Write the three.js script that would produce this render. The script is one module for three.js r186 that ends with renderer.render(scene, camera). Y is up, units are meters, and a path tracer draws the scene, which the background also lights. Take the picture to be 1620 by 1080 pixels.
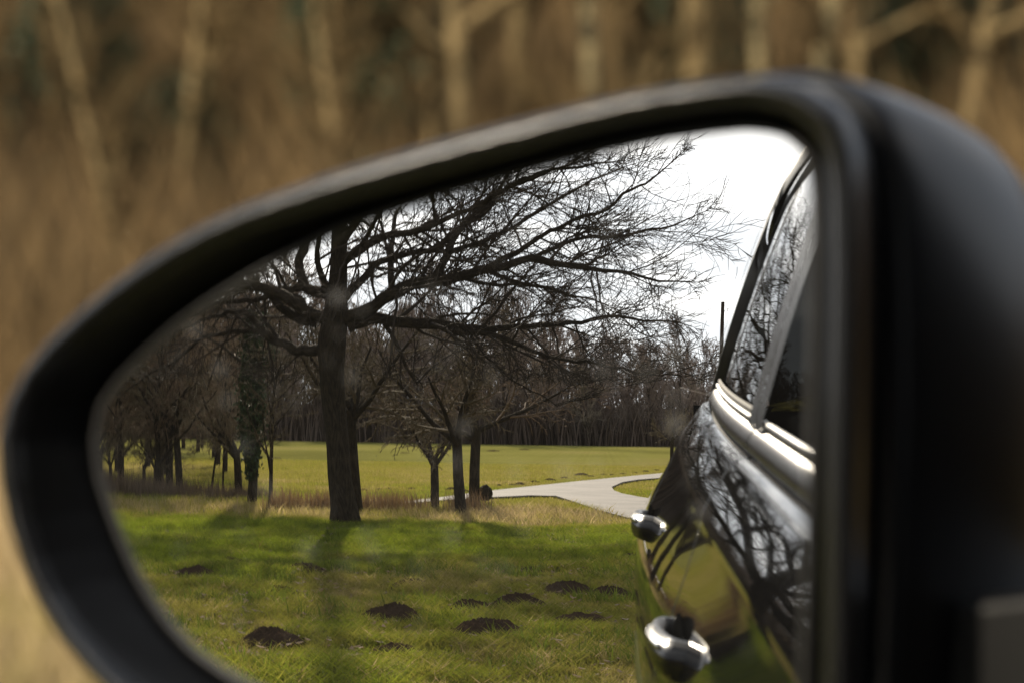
import * as THREE from 'three';
import { ImprovedNoise } from 'three/addons/math/ImprovedNoise.js';
import { mergeGeometries } from 'three/addons/utils/BufferGeometryUtils.js';

// ---------------------------------------------------------------- camera, sky, sun, exposure
const scene = new THREE.Scene();
const camera = new THREE.PerspectiveCamera(13.09, 1620 / 1080, 0.02, 2500);
camera.position.set(0.4433, 1.017, 0.5674);
{ const a = THREE.MathUtils.degToRad(-36.807); camera.lookAt(0.4433 + Math.sin(a), 1.017, 0.5674 - Math.cos(a)); }
camera.focus = 1.275;             // the virtual image of the meadow behind the curved mirror
camera.userData.fStop = 9.2;
const renderer = new THREE.WebGLRenderer({ antialias: true });
renderer.toneMapping = THREE.LinearToneMapping;
renderer.toneMappingExposure = 1.95;
renderer.shadowMap.enabled = true;

const SUN_EL = THREE.MathUtils.degToRad(26), SUN_AZ = THREE.MathUtils.degToRad(11);
const sunDir = new THREE.Vector3(-Math.sin(SUN_AZ) * Math.cos(SUN_EL), Math.sin(SUN_EL), Math.cos(SUN_AZ) * Math.cos(SUN_EL));
const sun = new THREE.DirectionalLight(new THREE.Color(1.0, 0.88, 0.70), 5);
sun.name = 'sun'; sun.position.copy(sunDir).multiplyScalar(120); sun.castShadow = true; sun.shadow.radius = 2.4;
sun.shadow.mapSize.set(4096, 4096);
Object.assign(sun.shadow.camera, { left: -60, right: 60, top: 60, bottom: -60, near: 1, far: 320 });
scene.add(sun, sun.target);

const P3 = new ImprovedNoise();
const fbm = (x, y, z, o = 4) => { let s = 0, a = 0.5; for (let i = 0; i < o; i++) { s += a * P3.noise(x, y, z); x *= 2.03; y *= 2.03; z *= 2.03; a *= 0.5; } return s; };
const clamp = (x, a = 0, b = 1) => Math.min(b, Math.max(a, x));
const lerp = (a, b, t) => a + (b - a) * t;
const smooth = (a, b, x) => { const t = clamp((x - a) / (b - a)); return t * t * (3 - 2 * t); };
function rngOf(seed) { let s = seed | 0; return () => { s = (s + 0x6d2b79f5) | 0; let t = Math.imul(s ^ (s >>> 15), 1 | s); t = (t + Math.imul(t ^ (t >>> 7), 61 | t)) ^ t; return ((t ^ (t >>> 14)) >>> 0) / 4294967296; }; }

{ // thinly clouded late-winter sky: haze at the horizon, brightening round the veiled sun, streaks of cirrus
  const W = 2048, H = 1024, data = new Float32Array(W * H * 4);
  for (let j = 0; j < H; j++) {
    const el = ((j + 0.5) / H - 0.5) * Math.PI, y = Math.sin(el), ce = Math.cos(el);
    for (let i = 0; i < W; i++) {
      const a = ((i + 0.5) / W - 0.5) * 2 * Math.PI, x = Math.cos(a) * ce, z = Math.sin(a) * ce;
      const ang = Math.acos(clamp(x * sunDir.x + y * sunDir.y + z * sunDir.z, -1, 1)) * 57.2958;
      const yy = Math.max(y, 0), hz = Math.pow(1 - yy, 3.2);
      const glow = 0.75 * Math.exp(-ang / 25) + 0.2 * Math.exp(-ang / 70);
      const k = 1 / (yy + 0.22);
      const c = smooth(-0.18, 0.30, fbm(x * k * 1.1 + 3.1, z * k * 2.6 + 1.7, 2.2, 4) + 0.5 * fbm(x * k * 4, z * k * 9, 7.7, 3)) * 0.85;
      const clear = [lerp(0.42, 0.86, hz), lerp(0.52, 0.92, hz), lerp(0.70, 0.97, hz)];
      const cloud = [0.98, 0.96, 0.93];
      const o = (j * W + i) * 4;
      for (let q = 0; q < 3; q++) data[o + q] = (lerp(clear[q], cloud[q], c) * (0.42 + 0.25 * c) + glow * [1.0, 0.975, 0.93][q] * (0.7 + 0.55 * c));
      data[o + 3] = 1;
    }
  }
  const t = new THREE.DataTexture(data, W, H, THREE.RGBAFormat, THREE.FloatType);
  t.mapping = THREE.EquirectangularReflectionMapping; t.magFilter = t.minFilter = THREE.LinearFilter; t.needsUpdate = true;
  scene.background = t; scene.environment = t;
}

// ---------------------------------------------------------------- helpers
const V = (x, y, z) => new THREE.Vector3(x, y, z);
const lin = (r, g, b) => new THREE.Color().setRGB(r, g, b);
const used = new Map();
function numbered(name) { const n = used.get(name) ?? 0; used.set(name, n + 1); return n ? `${name}_${String(n).padStart(3, '0')}` : name; }
function shade(o) { o.castShadow = o.receiveShadow = true; return o; }
function tag(o, label, category, group, kind) {
  if (label) o.userData.label = label;
  if (category) o.userData.category = category;
  if (group) o.userData.group = group;
  if (kind) o.userData.kind = kind;
  return o;
}
function obj(name, geo, mat, parent) {
  const m = shade(new THREE.Mesh(geo, mat));
  m.name = parent ? name : numbered(name); (parent ?? scene).add(m);
  return m;
}
function thing(name, label, category, [x, y, z] = [0, 0, 0], group) {
  const g = new THREE.Group(); g.name = numbered(name); g.position.set(x, y, z); scene.add(g);
  return tag(g, label, category, group);
}
function copyOf(root, [x, y, z], turn, scale, label, group) {
  const r = root.clone(); r.name = numbered(root.userData.kindName ?? root.name.replace(/_\d{3}$/, '')); scene.add(r);
  r.userData = { ...root.userData }; r.position.set(x, y, z); r.rotation.set(0, turn, 0);
  Array.isArray(scale) ? r.scale.set(...scale) : r.scale.setScalar(scale);
  if (label) r.userData.label = label;
  if (group) r.userData.group = group;
  return r;
}
class Tubes {                                   // collects swept tubes and turns them into one geometry
  constructor() { this.p = []; this.n = []; this.u = []; this.i = []; }
  add(pts, rad, sides, sx = 1, sy = 1, cap = false) {
    const N = pts.length, base = this.p.length / 3, T = V(), A = V(), B = V(), prev = V();
    let len = 0;
    for (let k = 0; k < N; k++) {
      T.copy(pts[Math.min(k + 1, N - 1)]).sub(pts[Math.max(k - 1, 0)]).normalize();
      if (k === 0) { A.set(0, 1, 0); if (Math.abs(T.y) > 0.95) A.set(1, 0, 0); } else { A.copy(prev); len += pts[k].distanceTo(pts[k - 1]); }
      A.addScaledVector(T, -A.dot(T)).normalize(); prev.copy(A); B.crossVectors(T, A);
      const m = sides + 1;
      for (let s = 0; s < m; s++) {
        const a = (s / sides) * Math.PI * 2, c = Math.cos(a) * sx, d = Math.sin(a) * sy, r = rad[k];
        this.p.push(pts[k].x + (A.x * c + B.x * d) * r, pts[k].y + (A.y * c + B.y * d) * r, pts[k].z + (A.z * c + B.z * d) * r);
        const nx = A.x * c + B.x * d, ny = A.y * c + B.y * d, nz = A.z * c + B.z * d, l = Math.hypot(nx, ny, nz) || 1;
        this.n.push(nx / l, ny / l, nz / l);
        this.u.push((s / sides) * rad[0] * 6.283, len);
      }
    }
    const m = sides + 1;
    for (let k = 0; k < N - 1; k++) for (let s = 0; s < sides; s++) {
      const a = base + k * m + s, b = a + 1, c = a + m, d = c + 1;
      this.i.push(a, b, c, b, d, c);
    }
    if (cap) for (const [k, f] of [[0, 1], [N - 1, 0]]) {
      const c = this.p.length / 3, o = base + k * m;
      T.copy(pts[k]).sub(pts[k ? N - 2 : 1]).normalize();
      this.p.push(pts[k].x, pts[k].y, pts[k].z); this.n.push(T.x, T.y, T.z); this.u.push(0, 0);
      for (let s = 0; s < sides; s++) f ? this.i.push(c, o + s + 1, o + s) : this.i.push(c, o + s, o + s + 1);
    }
  }
  build(off) {
    const g = new THREE.BufferGeometry();
    g.setAttribute('position', new THREE.Float32BufferAttribute(this.p, 3));
    g.setAttribute('normal', new THREE.Float32BufferAttribute(this.n, 3));
    g.setAttribute('uv', new THREE.Float32BufferAttribute(this.u, 2));
    g.setIndex(new THREE.BufferAttribute(new Uint32Array(this.i), 1));
    if (off) g.translate(-off[0], -off[1], -off[2]);
    return g;
  }
  get tris() { return this.i.length / 3; }
}
function grid(f, nu, nv, flip) {                // parametric sheet f(u, v) -> Vector3, uv in metres along each direction
  const p = [], u = [], ix = [], at = [];
  for (let j = 0; j <= nv; j++) for (let i = 0; i <= nu; i++) { const q = f(i / nu, j / nv); at.push(q); p.push(q.x, q.y, q.z); }
  for (let j = 0; j <= nv; j++) for (let i = 0; i <= nu; i++) {
    const q = at[j * (nu + 1) + i], a = at[j * (nu + 1)], b = at[i];
    u.push(q.distanceTo(a), q.distanceTo(b));
  }
  for (let j = 0; j < nv; j++) for (let i = 0; i < nu; i++) {
    const a = j * (nu + 1) + i, b = a + 1, c = a + nu + 1, d = c + 1;
    flip ? ix.push(a, c, b, b, c, d) : ix.push(a, b, c, b, d, c);
  }
  const g = new THREE.BufferGeometry();
  g.setAttribute('position', new THREE.Float32BufferAttribute(p, 3));
  g.setAttribute('uv', new THREE.Float32BufferAttribute(u, 2));
  g.setIndex(ix); g.computeVertexNormals();
  return g;
}
function texture(size, f, srgb = false, rep = 1) {   // f(x, y) in 0..1 -> [r, g, b] or grey, 0..1; sampled on a torus so it tiles
  const d = new Uint8Array(size * size * 4);
  for (let j = 0; j < size; j++) for (let i = 0; i < size; i++) {
    const c = f(i / size, j / size), o = (j * size + i) * 4, a = Array.isArray(c) ? c : [c, c, c];
    for (let k = 0; k < 3; k++) d[o + k] = clamp(a[k]) * 255;
    d[o + 3] = 255;
  }
  const t = new THREE.DataTexture(d, size, size); t.wrapS = t.wrapT = THREE.RepeatWrapping; t.magFilter = t.minFilter = THREE.LinearFilter;
  if (srgb) t.colorSpace = THREE.SRGBColorSpace;
  t.repeat.set(rep, rep); t.needsUpdate = true;
  return t;
}
const torus = (x, y, s, o, w = 0) => { const a = x * 6.2832, b = y * 6.2832, r = s / 6.2832; return fbm(Math.cos(a) * r + w, Math.sin(a) * r + Math.cos(b) * r * 1.37, Math.sin(b) * r * 1.37 + w * 2, o); };

// ---------------------------------------------------------------- materials
const std = (o) => new THREE.MeshStandardMaterial(o), phy = (o) => new THREE.MeshPhysicalMaterial(o);
const groundDetail = texture(512, (x, y) => 0.72 + 0.55 * torus(x, y, 14, 5) + 0.25 * torus(x, y, 60, 2, 3));
const groundBump = texture(512, (x, y) => 0.5 + 0.8 * torus(x, y, 30, 4, 9));
groundDetail.repeat.set(1 / 2.6, 1 / 2.6); groundBump.repeat.set(1 / 1.7, 1 / 1.7);
const barkTone = texture(256, (x, y) => { const s = 0.68 + 0.9 * torus(x, y * 1, 9, 3, 5) + 0.4 * torus(x, y, 34, 3, 1); return s; });
const barkBump = texture(256, (x, y) => 0.5 + 0.9 * Math.abs(torus(x, y, 16, 4, 2)) - 0.5 * Math.abs(torus(x, y, 5, 2, 8)));
barkTone.repeat.set(3.2, 0.9); barkBump.repeat.set(4, 0.8);
const bark = (r, g, b) => phy({ color: lin(r, g, b), roughness: 0.95, specularIntensity: 0.1, map: barkTone, bumpMap: barkBump, bumpScale: 0.018 });
const twig = (r, g, b) => phy({ color: lin(r, g, b), roughness: 0.9, specularIntensity: 0.25 });
const M = {
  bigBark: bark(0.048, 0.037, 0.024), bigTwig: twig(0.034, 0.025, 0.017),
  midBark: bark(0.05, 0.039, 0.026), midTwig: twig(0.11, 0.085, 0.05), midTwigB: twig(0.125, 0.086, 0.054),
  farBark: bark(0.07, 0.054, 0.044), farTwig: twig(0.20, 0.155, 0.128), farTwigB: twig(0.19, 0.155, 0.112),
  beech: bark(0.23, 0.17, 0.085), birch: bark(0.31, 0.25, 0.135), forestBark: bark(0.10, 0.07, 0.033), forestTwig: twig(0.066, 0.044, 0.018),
  ivy: phy({ color: lin(0.03, 0.05, 0.015), roughness: 0.75, specularIntensity: 0.4 }),
  evergreen: std({ color: lin(0.03, 0.05, 0.02), roughness: 0.7 }),
  soil: phy({ color: lin(0.036, 0.024, 0.0155), roughness: 1, specularIntensity: 0 }),
  reed: phy({ color: lin(0.17, 0.105, 0.048), roughness: 1, transmission: 0.3 }),
  straw: phy({ color: lin(0.34, 0.26, 0.12), roughness: 1, transmission: 0.3 }),
  brush: std({ color: lin(0.12, 0.082, 0.05), roughness: 0.95 }),
  blade: phy({ color: lin(1, 1, 1), roughness: 1, transmission: 0.45, specularIntensity: 0.25 }),
};
// ---------------------------------------------------------------- ground
const fwd = (x, z) => -0.599 * x - 0.80 * z;                         // metres towards the wood in front of the car
const inRoadNear = (x, z) => false;
function height(x, z) {
  const q = fwd(x, z);
  let h = 0.035 * fbm(x * 0.35, z * 0.35, 4.4, 3) * smooth(2, 5, Math.abs(z) + Math.abs(x + 1) * 0.4);
  if (q > 20) { const s = smooth(20, 34, q); h += s * (q - 20) * 0.17 * (1 + 0.25 * fbm(x * 0.05, z * 0.05, 1, 2)) + s * 0.25 * fbm(x * 0.3, z * 0.3, 8, 3); }
  if (z > 125) h += (z - 125) * 0.022;
  return h;
}
const ROAD = [[-2.81,18.96],[-2.41,20.4],[-2.0,22.51],[-1.27,25.15],[-0.36,28.43],[0.79,32.15],[1.87,35.62],[3.44,40.69],[2.96,34.89],[1.66,31.54],[0.87,29.61],[0.5,27.99],[0.25,25.34],[0.28,23.71],[0.41,22.53],[0.64,21.48],[1.07,19.99],[1.58,18.24],[3.6,12.5],[4.6,9],[3.6,8.6],[2.2,10.6],[1.1,12.48],[0.77,14.1],[0.41,15.7],[0.04,17.4],[-0.33,19.52],[-0.67,21.36],[-1.08,21.45],[-1.64,20.66],[-2.3,19.49],[-2.71,18.31]];
const inRoad = (x, z, grow = 0) => {
  let inside = false, near = 1e9;
  for (let i = 0, j = ROAD.length - 1; i < ROAD.length; j = i++) {
    const [x1, z1] = ROAD[i], [x2, z2] = ROAD[j];
    if ((z1 > z) !== (z2 > z) && x < ((x2 - x1) * (z - z1)) / (z2 - z1) + x1) inside = !inside;
    const dx = x2 - x1, dz = z2 - z1, t = clamp(((x - x1) * dx + (z - z1) * dz) / (dx * dx + dz * dz));
    near = Math.min(near, Math.hypot(x - x1 - dx * t, z - z1 - dz * t));
  }
  return inside || near < grow;
};
// how the turf varies: 0 lush green, 1 olive, 2 straw
function turf(x, z) {
  let s = 0.75 + 1.5 * fbm(x * 0.55, z * 0.35, 6.1, 3) + 0.9 * fbm(x * 2.1, z * 1.6, 2.1, 2);
  s += 0.3 * Math.max(0, fbm(x * 1.6, z * 1.1, 14.2, 3)) * 2; s -= 0.85 * smooth(8.8, 10.5, z) * (1 - smooth(13.8, 14.6, z)) ;                // the lush strip short of the big tree
  s += 0.55 * smooth(14.2, 15.2, z + 0.12 * (x + 3)) * (1 - smooth(17, 19.5, z));   // unmown band round the trees
  s += 0.15 * smooth(20, 30, z) + 0.15 * smooth(45, 90, z); if (z > 24) s = lerp(s, 0.92 + 1.1 * fbm(x * 0.12, z * 0.05, 3, 3), smooth(24, 34, z));
  if (z < 1) s += 1.5 * smooth(1, -4, z);
  return s;
}
{
  const axis = (lo, hi, fine0, fine1, step, k) => {
    const a = []; let x = fine0;
    while (x <= fine1) { a.push(x); x += step; }
    let s = step, y = a[a.length - 1]; while (y < hi) { s *= k; y += s; a.push(y); }
    s = step; y = fine0; const b = []; while (y > lo) { s *= k; y -= s; b.push(y); }
    return [...b.reverse(), ...a];
  };
  const xs = axis(-700, 700, -9, 4, 0.3, 1.045), zs = axis(-700, 900, 3.5, 24, 0.3, 1.045);
  const p = [], c = [], u = [], ix = [], nx = xs.length;
  const lush = [0.07, 0.07, 0.018], olive = [0.20, 0.188, 0.05], dry = [0.27, 0.195, 0.09], litter = [0.085, 0.052, 0.022];
  for (const z of zs) for (const x of xs) {
    p.push(x, height(x, z), z); u.push(x, z);
    const s = turf(x, z), q = fwd(x, z), w = Math.max(smooth(17, 23, q + 2 * fbm(x * 0.2, z * 0.2, 3, 2)), smooth(112, 117, z - Math.max(0, (x / z - 0.02) * 60)));
    for (let k = 0; k < 3; k++) {
      let v = s < 1 ? lerp(lush[k], olive[k], clamp(s)) : lerp(olive[k], dry[k], clamp(s - 1));
      v = lerp(v, litter[k] * (z > 100 ? 0.6 : 0.85) * (0.85 + 0.6 * fbm(x * 0.4, z * 0.4, 5, 3)), w);
      c.push(v);
    }
  }
  for (let j = 0; j < zs.length - 1; j++) for (let i = 0; i < nx - 1; i++) { const a = j * nx + i; ix.push(a, a + nx, a + 1, a + 1, a + nx, a + nx + 1); }
  const g = new THREE.BufferGeometry();
  g.setAttribute('position', new THREE.Float32BufferAttribute(p, 3)); g.setAttribute('color', new THREE.Float32BufferAttribute(c, 3)); g.setAttribute('uv', new THREE.Float32BufferAttribute(u, 2));
  g.setIndex(ix); g.computeVertexNormals();
  const m = obj('ground', g, phy({ vertexColors: true, map: groundDetail, bumpMap: groundBump, bumpScale: 0.022, roughness: 1, specularIntensity: 0 }));
  m.userData.kind = 'structure';
}
{ // the forked asphalt lane
  const s = new THREE.Shape(ROAD.map(([x, z]) => new THREE.Vector2(x, -z)));
  const g = new THREE.ExtrudeGeometry(s, { depth: 0.03, bevelEnabled: false }); g.rotateX(-Math.PI / 2); g.translate(0, 0.012, 0);
  const tone = texture(512, (x, y) => 0.72 + 0.9 * torus(x, y, 6, 5, 4) + 0.5 * torus(x, y, 90, 2, 6)); tone.repeat.set(0.3, 0.3);
  const m = obj('lane', g, phy({ color: lin(0.085, 0.073, 0.065), map: tone, bumpMap: groundBump, bumpScale: 0.006, roughness: 0.85, specularIntensity: 0.35 }));
  m.userData.kind = 'structure';
}

// ---------------------------------------------------------------- turf: blades nobody could count
function tuftGeometry(seed, blades, hMin, hMax, width, spread, lean) {
  const r = rngOf(seed), p = [], n = [], ix = [];
  for (let b = 0; b < blades; b++) {
    const a = r() * 6.283, d = Math.sqrt(r()) * spread, x = Math.cos(a) * d, z = Math.sin(a) * d, h = lerp(hMin, hMax, r()), w = width * (0.6 + 0.7 * r());
    const la = r() * 6.283, l = lean * (0.3 + r()), lx = Math.cos(la) * l * h, lz = Math.sin(la) * l * h, fa = r() * 6.283, fx = Math.cos(fa) * w / 2, fz = Math.sin(fa) * w / 2;
    const base = p.length / 3;
    for (const [t, ww] of [[0, 1], [0.5, 0.85], [1, 0]]) {
      const px = x + lx * t * t, py = h * (t - 0.18 * l * t * t), pz = z + lz * t * t;
      if (ww) { p.push(px - fx * ww, py, pz - fz * ww, px + fx * ww, py, pz + fz * ww); n.push(-fz / w * 2, 0.35, fx / w * 2, -fz / w * 2, 0.35, fx / w * 2); }
      else { p.push(px, py, pz); n.push(-fz / w * 2, 0.35, fx / w * 2); }
    }
    ix.push(base, base + 1, base + 2, base + 1, base + 3, base + 2, base + 2, base + 3, base + 4);
  }
  const g = new THREE.BufferGeometry();
  g.setAttribute('position', new THREE.Float32BufferAttribute(p, 3)); g.setAttribute('normal', new THREE.Float32BufferAttribute(n, 3)); g.setIndex(ix);
  return g;
}
function scatter(name, label, category, geo, mat, spots) {           // spots: [x, y, z, scale, turn, [r, g, b]]
  const m = shade(new THREE.InstancedMesh(geo, mat, spots.length)), q = new THREE.Quaternion(), mt = new THREE.Matrix4(), up = V(0, 1, 0), col = new THREE.Color();
  spots.forEach(([x, y, z, s, t, c, sy], i) => {
    q.setFromAxisAngle(up, t); mt.compose(V(x, y, z), q, V(s, s * (sy ?? 1), s)); m.setMatrixAt(i, mt);
    if (c) m.setColorAt(i, col.setRGB(...c));
  });
  m.name = numbered(name); scene.add(m);
  return tag(m, label, category, null, 'stuff');
}
const MOLE = [[-2.92,8.93,0.27],[-1.62,6.11,0.27],[-1.15,7.12,0.3],[-0.74,7.6,0.24],[-0.47,7.72,0.31],[-0.56,6.59,0.31],[-0.18,8.52,0.28],[-0.5,9.77,0.16],[-0.37,10.43,0.1],[0.09,8.47,0.22],[0.29,10.94,0.2],[0.28,13.18,0.2]];
const bladeColour = (s, r) => {
  const g = [0.155, 0.195, 0.015], o = [0.225, 0.20, 0.036], d = [0.38, 0.285, 0.15], k = s + (r() - 0.5) * 0.9, b = 0.7 + 0.6 * r();
  return [0, 1, 2].map((i) => b * (k < 1 ? lerp(g[i], o[i], clamp(k)) : lerp(o[i], d[i], clamp(k - 1))));
};
{
  const r = rngOf(77), near = [], tall = [], far = [], front = [];
  const onMole = (x, z) => MOLE.some(([mx, mz, w]) => Math.hypot((x - mx) / (w * 0.66), (z - mz) / (w * 0.66)) < 1);
  for (let i = 0; i < 105000; i++) {                    // 4 to 15 m behind the mirror
    const z = Math.sqrt(lerp(4.2 * 4.2, 15.2 * 15.2, r())), x = z * Math.tan(lerp(-0.44, 0.09, r())) + (r() - 0.5);
    if (onMole(x, z) && r() < 0.93) continue;
    if (x > 0.02 && z < 4) continue;
    if (inRoad(x, z)) continue;
    const s = turf(x, z), clump = 0.75 + 0.9 * clamp(0.5 + 1.6 * fbm(x * 1.3, z * 1.3, 9.9, 2)), lushBoost = s < 0.6 ? 1.25 : 1;
    if (fbm(x * 3.1, z * 3.1, 1.3, 2) < -0.10 && r() < 0.75) continue;
    near.push([x, height(x, z) - 0.006, z, clump * lushBoost * (0.55 + 0.6 * r()), r() * 6.28, bladeColour(s + (r() < 0.05 ? 1.2 : 0), r)]);
  }
  for (let i = 0; i < 60000; i++) {                     // on to the far side of the lane
    const z = Math.sqrt(lerp(14 * 14, 44 * 44, r())), x = z * Math.tan(lerp(-0.45, 0.11, r())) + (r() - 0.5);
    if (inRoad(x, z)) continue;
    const s = turf(x, z);
    (z < 20 ? tall : far).push([x, height(x, z) - 0.008, z, (z < 20 ? 1 : 1.0) * (0.6 + 0.6 * r()) * (s > 1.4 ? 1.35 : 1), r() * 6.28, bladeColour(s, r)]);
  }
  for (let i = 0; i < 46000; i++) {                     // the rough verge in front of the car, up to the wood
    const q = Math.sqrt(lerp(25, 24 * 24, r())), a = lerp(-0.52, 0.52, r()), x = 0.44 - 0.599 * q + 0.8 * q * a, z = 0.57 - 0.8 * q - 0.599 * q * a;
    front.push([x, height(x, z) - 0.01, z, 0.7 + 1.0 * r() * (1 + smooth(9, 16, q)), r() * 6.28, bladeColour(1.95 + 1.1 * fbm(x * 0.5, z * 0.5, 3, 2) + 0.6 * smooth(9, 14, q), r)]);
  }
  for (let i = 0; i < 70000; i++) {                     // the same turf on past the edges of the picture and up to the car
    const d = 1.2 + 15 * r(), a = lerp(-2.3, 0.6, r()), x = d * Math.sin(a), z = 0.4 + d * Math.cos(a);
    if (x > 0.05 && z < 3.1 && z > -1.7) continue;
    if (z > 4.2 && x / z > -0.4 && x / z < 0.06) continue;
    if (fwd(x, z) > 5 && Math.abs(0.8 * (x - 0.44) - 0.599 * (z - 0.57)) < 0.5 * fwd(x, z)) continue;
    if (inRoad(x, z)) continue;
    front.push([x, height(x, z) - 0.008, z, 0.35 + 0.4 * r(), r() * 6.28, bladeColour(turf(x, z), r)]);
  }
  const coarse = [], leaves = [];
  for (let i = 0; i < 5200; i++) { const z = Math.sqrt(lerp(4.3 * 4.3, 15 * 15, r())), x = z * Math.tan(lerp(-0.43, 0.08, r())), k = fbm(x * 0.9, z * 0.9, 21, 2); if (k < 0.02 || onMole(x, z) || inRoad(x, z)) continue; const b = 0.55 + 0.5 * r(); coarse.push([x, height(x, z) - 0.006, z, 0.6 + 0.7 * r(), r() * 6.28, [0.13 * b, 0.165 * b, 0.02 * b]]); }
  for (let i = 0; i < 5200; i++) { const z = Math.sqrt(lerp(4.3 * 4.3, 16 * 16, r())), x = z * Math.tan(lerp(-0.43, 0.08, r())); if (inRoad(x, z)) continue; const b = 0.5 + 0.8 * r(); leaves.push([x, height(x, z) + 0.012 + 0.03 * r(), z, 0.6 + 0.8 * r(), r() * 6.28, [0.17 * b, 0.105 * b, 0.05 * b]]); }
  const leafG = new THREE.BufferGeometry(); leafG.setAttribute('position', new THREE.Float32BufferAttribute([-0.02, 0, 0, 0, -0.004, -0.012, 0.022, 0.008, 0, 0, -0.002, 0.013], 3)); leafG.setIndex([0, 2, 1, 0, 3, 2]); leafG.computeVertexNormals();
  scatter('coarse_grass', 'coarse dark tufts standing up in the lawn', 'grass', tuftGeometry(15, 16, 0.04, 0.115, 0.007, 0.05, 0.7), M.blade, coarse);
  scatter('fallen_leaves', 'dead brown leaves lying in the lawn', 'leaves', leafG, M.blade, leaves);
  scatter('lawn_grass', 'short green meadow grass between the molehills', 'grass', tuftGeometry(5, 10, 0.018, 0.068, 0.0055, 0.04, 0.85), M.blade, near);
  scatter('rough_grass', 'long unmown grass round the tree trunks and along the lane', 'grass', tuftGeometry(6, 12, 0.04, 0.12, 0.007, 0.10, 0.7), M.blade, tall);
  scatter('field_grass', 'yellowish short grass of the field beyond the lane', 'grass', tuftGeometry(8, 14, 0.02, 0.06, 0.011, 0.15, 0.7), M.blade, far);
  scatter('verge_grass', 'dry yellow grass on the verge before the wood', 'grass', tuftGeometry(9, 14, 0.05, 0.2, 0.008, 0.14, 0.7), M.blade, front);
  // dry sedge and reed clumps
  const reeds = [], straw = [], bush = [];
  for (let i = 0; i < 420; i++) { const x = lerp(-3.5, -1.5, r()) + 0.25 * (r() - 0.5), z = 17.3 + 0.5 * (r() - 0.5) + (r() - 0.5) * 0.8 - 0.3 * (x + 2.6); if (!inRoad(x, z, 0.15)) if (fbm(x * 1.7, z * 1.2, 7, 2) > -0.03) reeds.push([x, height(x, z), z, 0.6 + 0.7 * r(), r() * 6.28, null]); }
  for (let i = 0; i < 260; i++) { const x = lerp(-4.35, -3.25, r()), z = 17.0 + 0.8 * (r() - 0.5); reeds.push([x, height(x, z), z, 0.5 + 0.7 * r(), r() * 6.28, null]); }
  for (let i = 0; i < 520; i++) { const x = lerp(-9, -0.6, r()), z = lerp(15.3, 17.6, r()) - 0.10 * (x + 3); if (fbm(x * 1.1, z * 1.1, 5, 2) > -0.02 && !inRoad(x, z, 0.2)) straw.push([x, height(x, z), z, 0.4 + 0.5 * r(), r() * 6.28, null]); }
  for (let i = 0; i < 900; i++) { const t = r(), x = lerp(-12, -5.1, t), z = lerp(19.3, 18.6, t) + 1.7 * r(); bush.push([x, height(x, z), z, (0.55 + 0.6 * r()) * (0.5 + 0.7 * (1 - t)), r() * 6.28, null]); }
  scatter('reed_clump', 'russet dead reeds standing behind the big tree', 'reeds', tuftGeometry(12, 10, 0.12, 0.32, 0.008, 0.12, 0.3), M.reed, reeds);
  scatter('dry_grass', 'pale straw along the edge of the mown strip', 'dry grass', tuftGeometry(13, 12, 0.08, 0.26, 0.005, 0.12, 0.6), M.straw, straw);
  scatter('brushwood', 'low grey-brown brushwood at the foot of the trees', 'brushwood', tuftGeometry(14, 18, 0.15, 0.55, 0.010, 0.3, 0.6), M.brush, bush);
}
// ---------------------------------------------------------------- molehills
function molehill(seed, w, detail) {
  const g = grid((u, v) => {
    const a = u * 6.2832, rr = v, x = Math.cos(a), z = Math.sin(a), e = 1 + 0.35 * fbm(x * 1.3 + seed, z * 1.3, seed * 0.7, 2);
    const prof = Math.pow(Math.max(0, Math.cos(Math.min(rr, 1) * 1.5708)), 0.6) * 0.235;
    const lump = 0.35 * fbm(x * rr * 2.2 + seed, z * rr * 2.2, seed, 2) + 0.34 * Math.abs(fbm(x * rr * 7, z * rr * 7 + seed, 3, 2)) + 0.3 * fbm(x * rr * 19, z * rr * 19 + seed, 5, 2);
    return V(x * rr * e * w * 0.52, (prof * (0.85 + lump) + 0.06 * lump * (1 - rr) - 0.02 * rr) * w, z * rr * e * w * 0.46);
  }, detail, Math.round(detail * 0.5), true);
  return g;
}
const MOLE_LABELS = ['dark molehill out in the lawn, short of the straw edge', 'wide crumbly molehill standing alone in the grass', 'rounded molehill beside the pair of joined mounds', 'lower mound of the joined molehill pair', 'taller lumpy mound of the joined molehill pair', 'flat spread molehill just short of the joined pair', 'molehill beyond the joined pair, towards the car', 'small molehill between the mounds and the lane', 'tiny molehill where the lush strip begins', 'scattered flat molehill beside the car', 'low molehill by the rear of the car', 'molehill at the edge of the lane verge'];
MOLE.forEach(([x, z, w], i) => {
  const t = thing('molehill', MOLE_LABELS[i], 'molehill', [x, height(x, z), z], 'molehills in the lawn');
  obj('mound', molehill(i * 3.7 + 1, w * 1.3, w > 0.2 ? 72 : 36), M.soil, t);
  const r = rngOf(i + 500), cl = [];
  for (let k = 0; k < 40; k++) { const a = r() * 6.283, d = w * (0.42 + 0.4 * r()), s = w * (0.02 + 0.04 * r()), c = new THREE.IcosahedronGeometry(s, 0); c.scale(1, 0.7, 1.2); c.rotateY(r() * 6); c.translate(Math.cos(a) * d, s * 0.4 + 0.01, Math.sin(a) * d * 0.9); cl.push(c); }
  tag(obj('crumbs', mergeGeometries(cl), M.soil, t), null, null, null, 'stuff');
});
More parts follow.
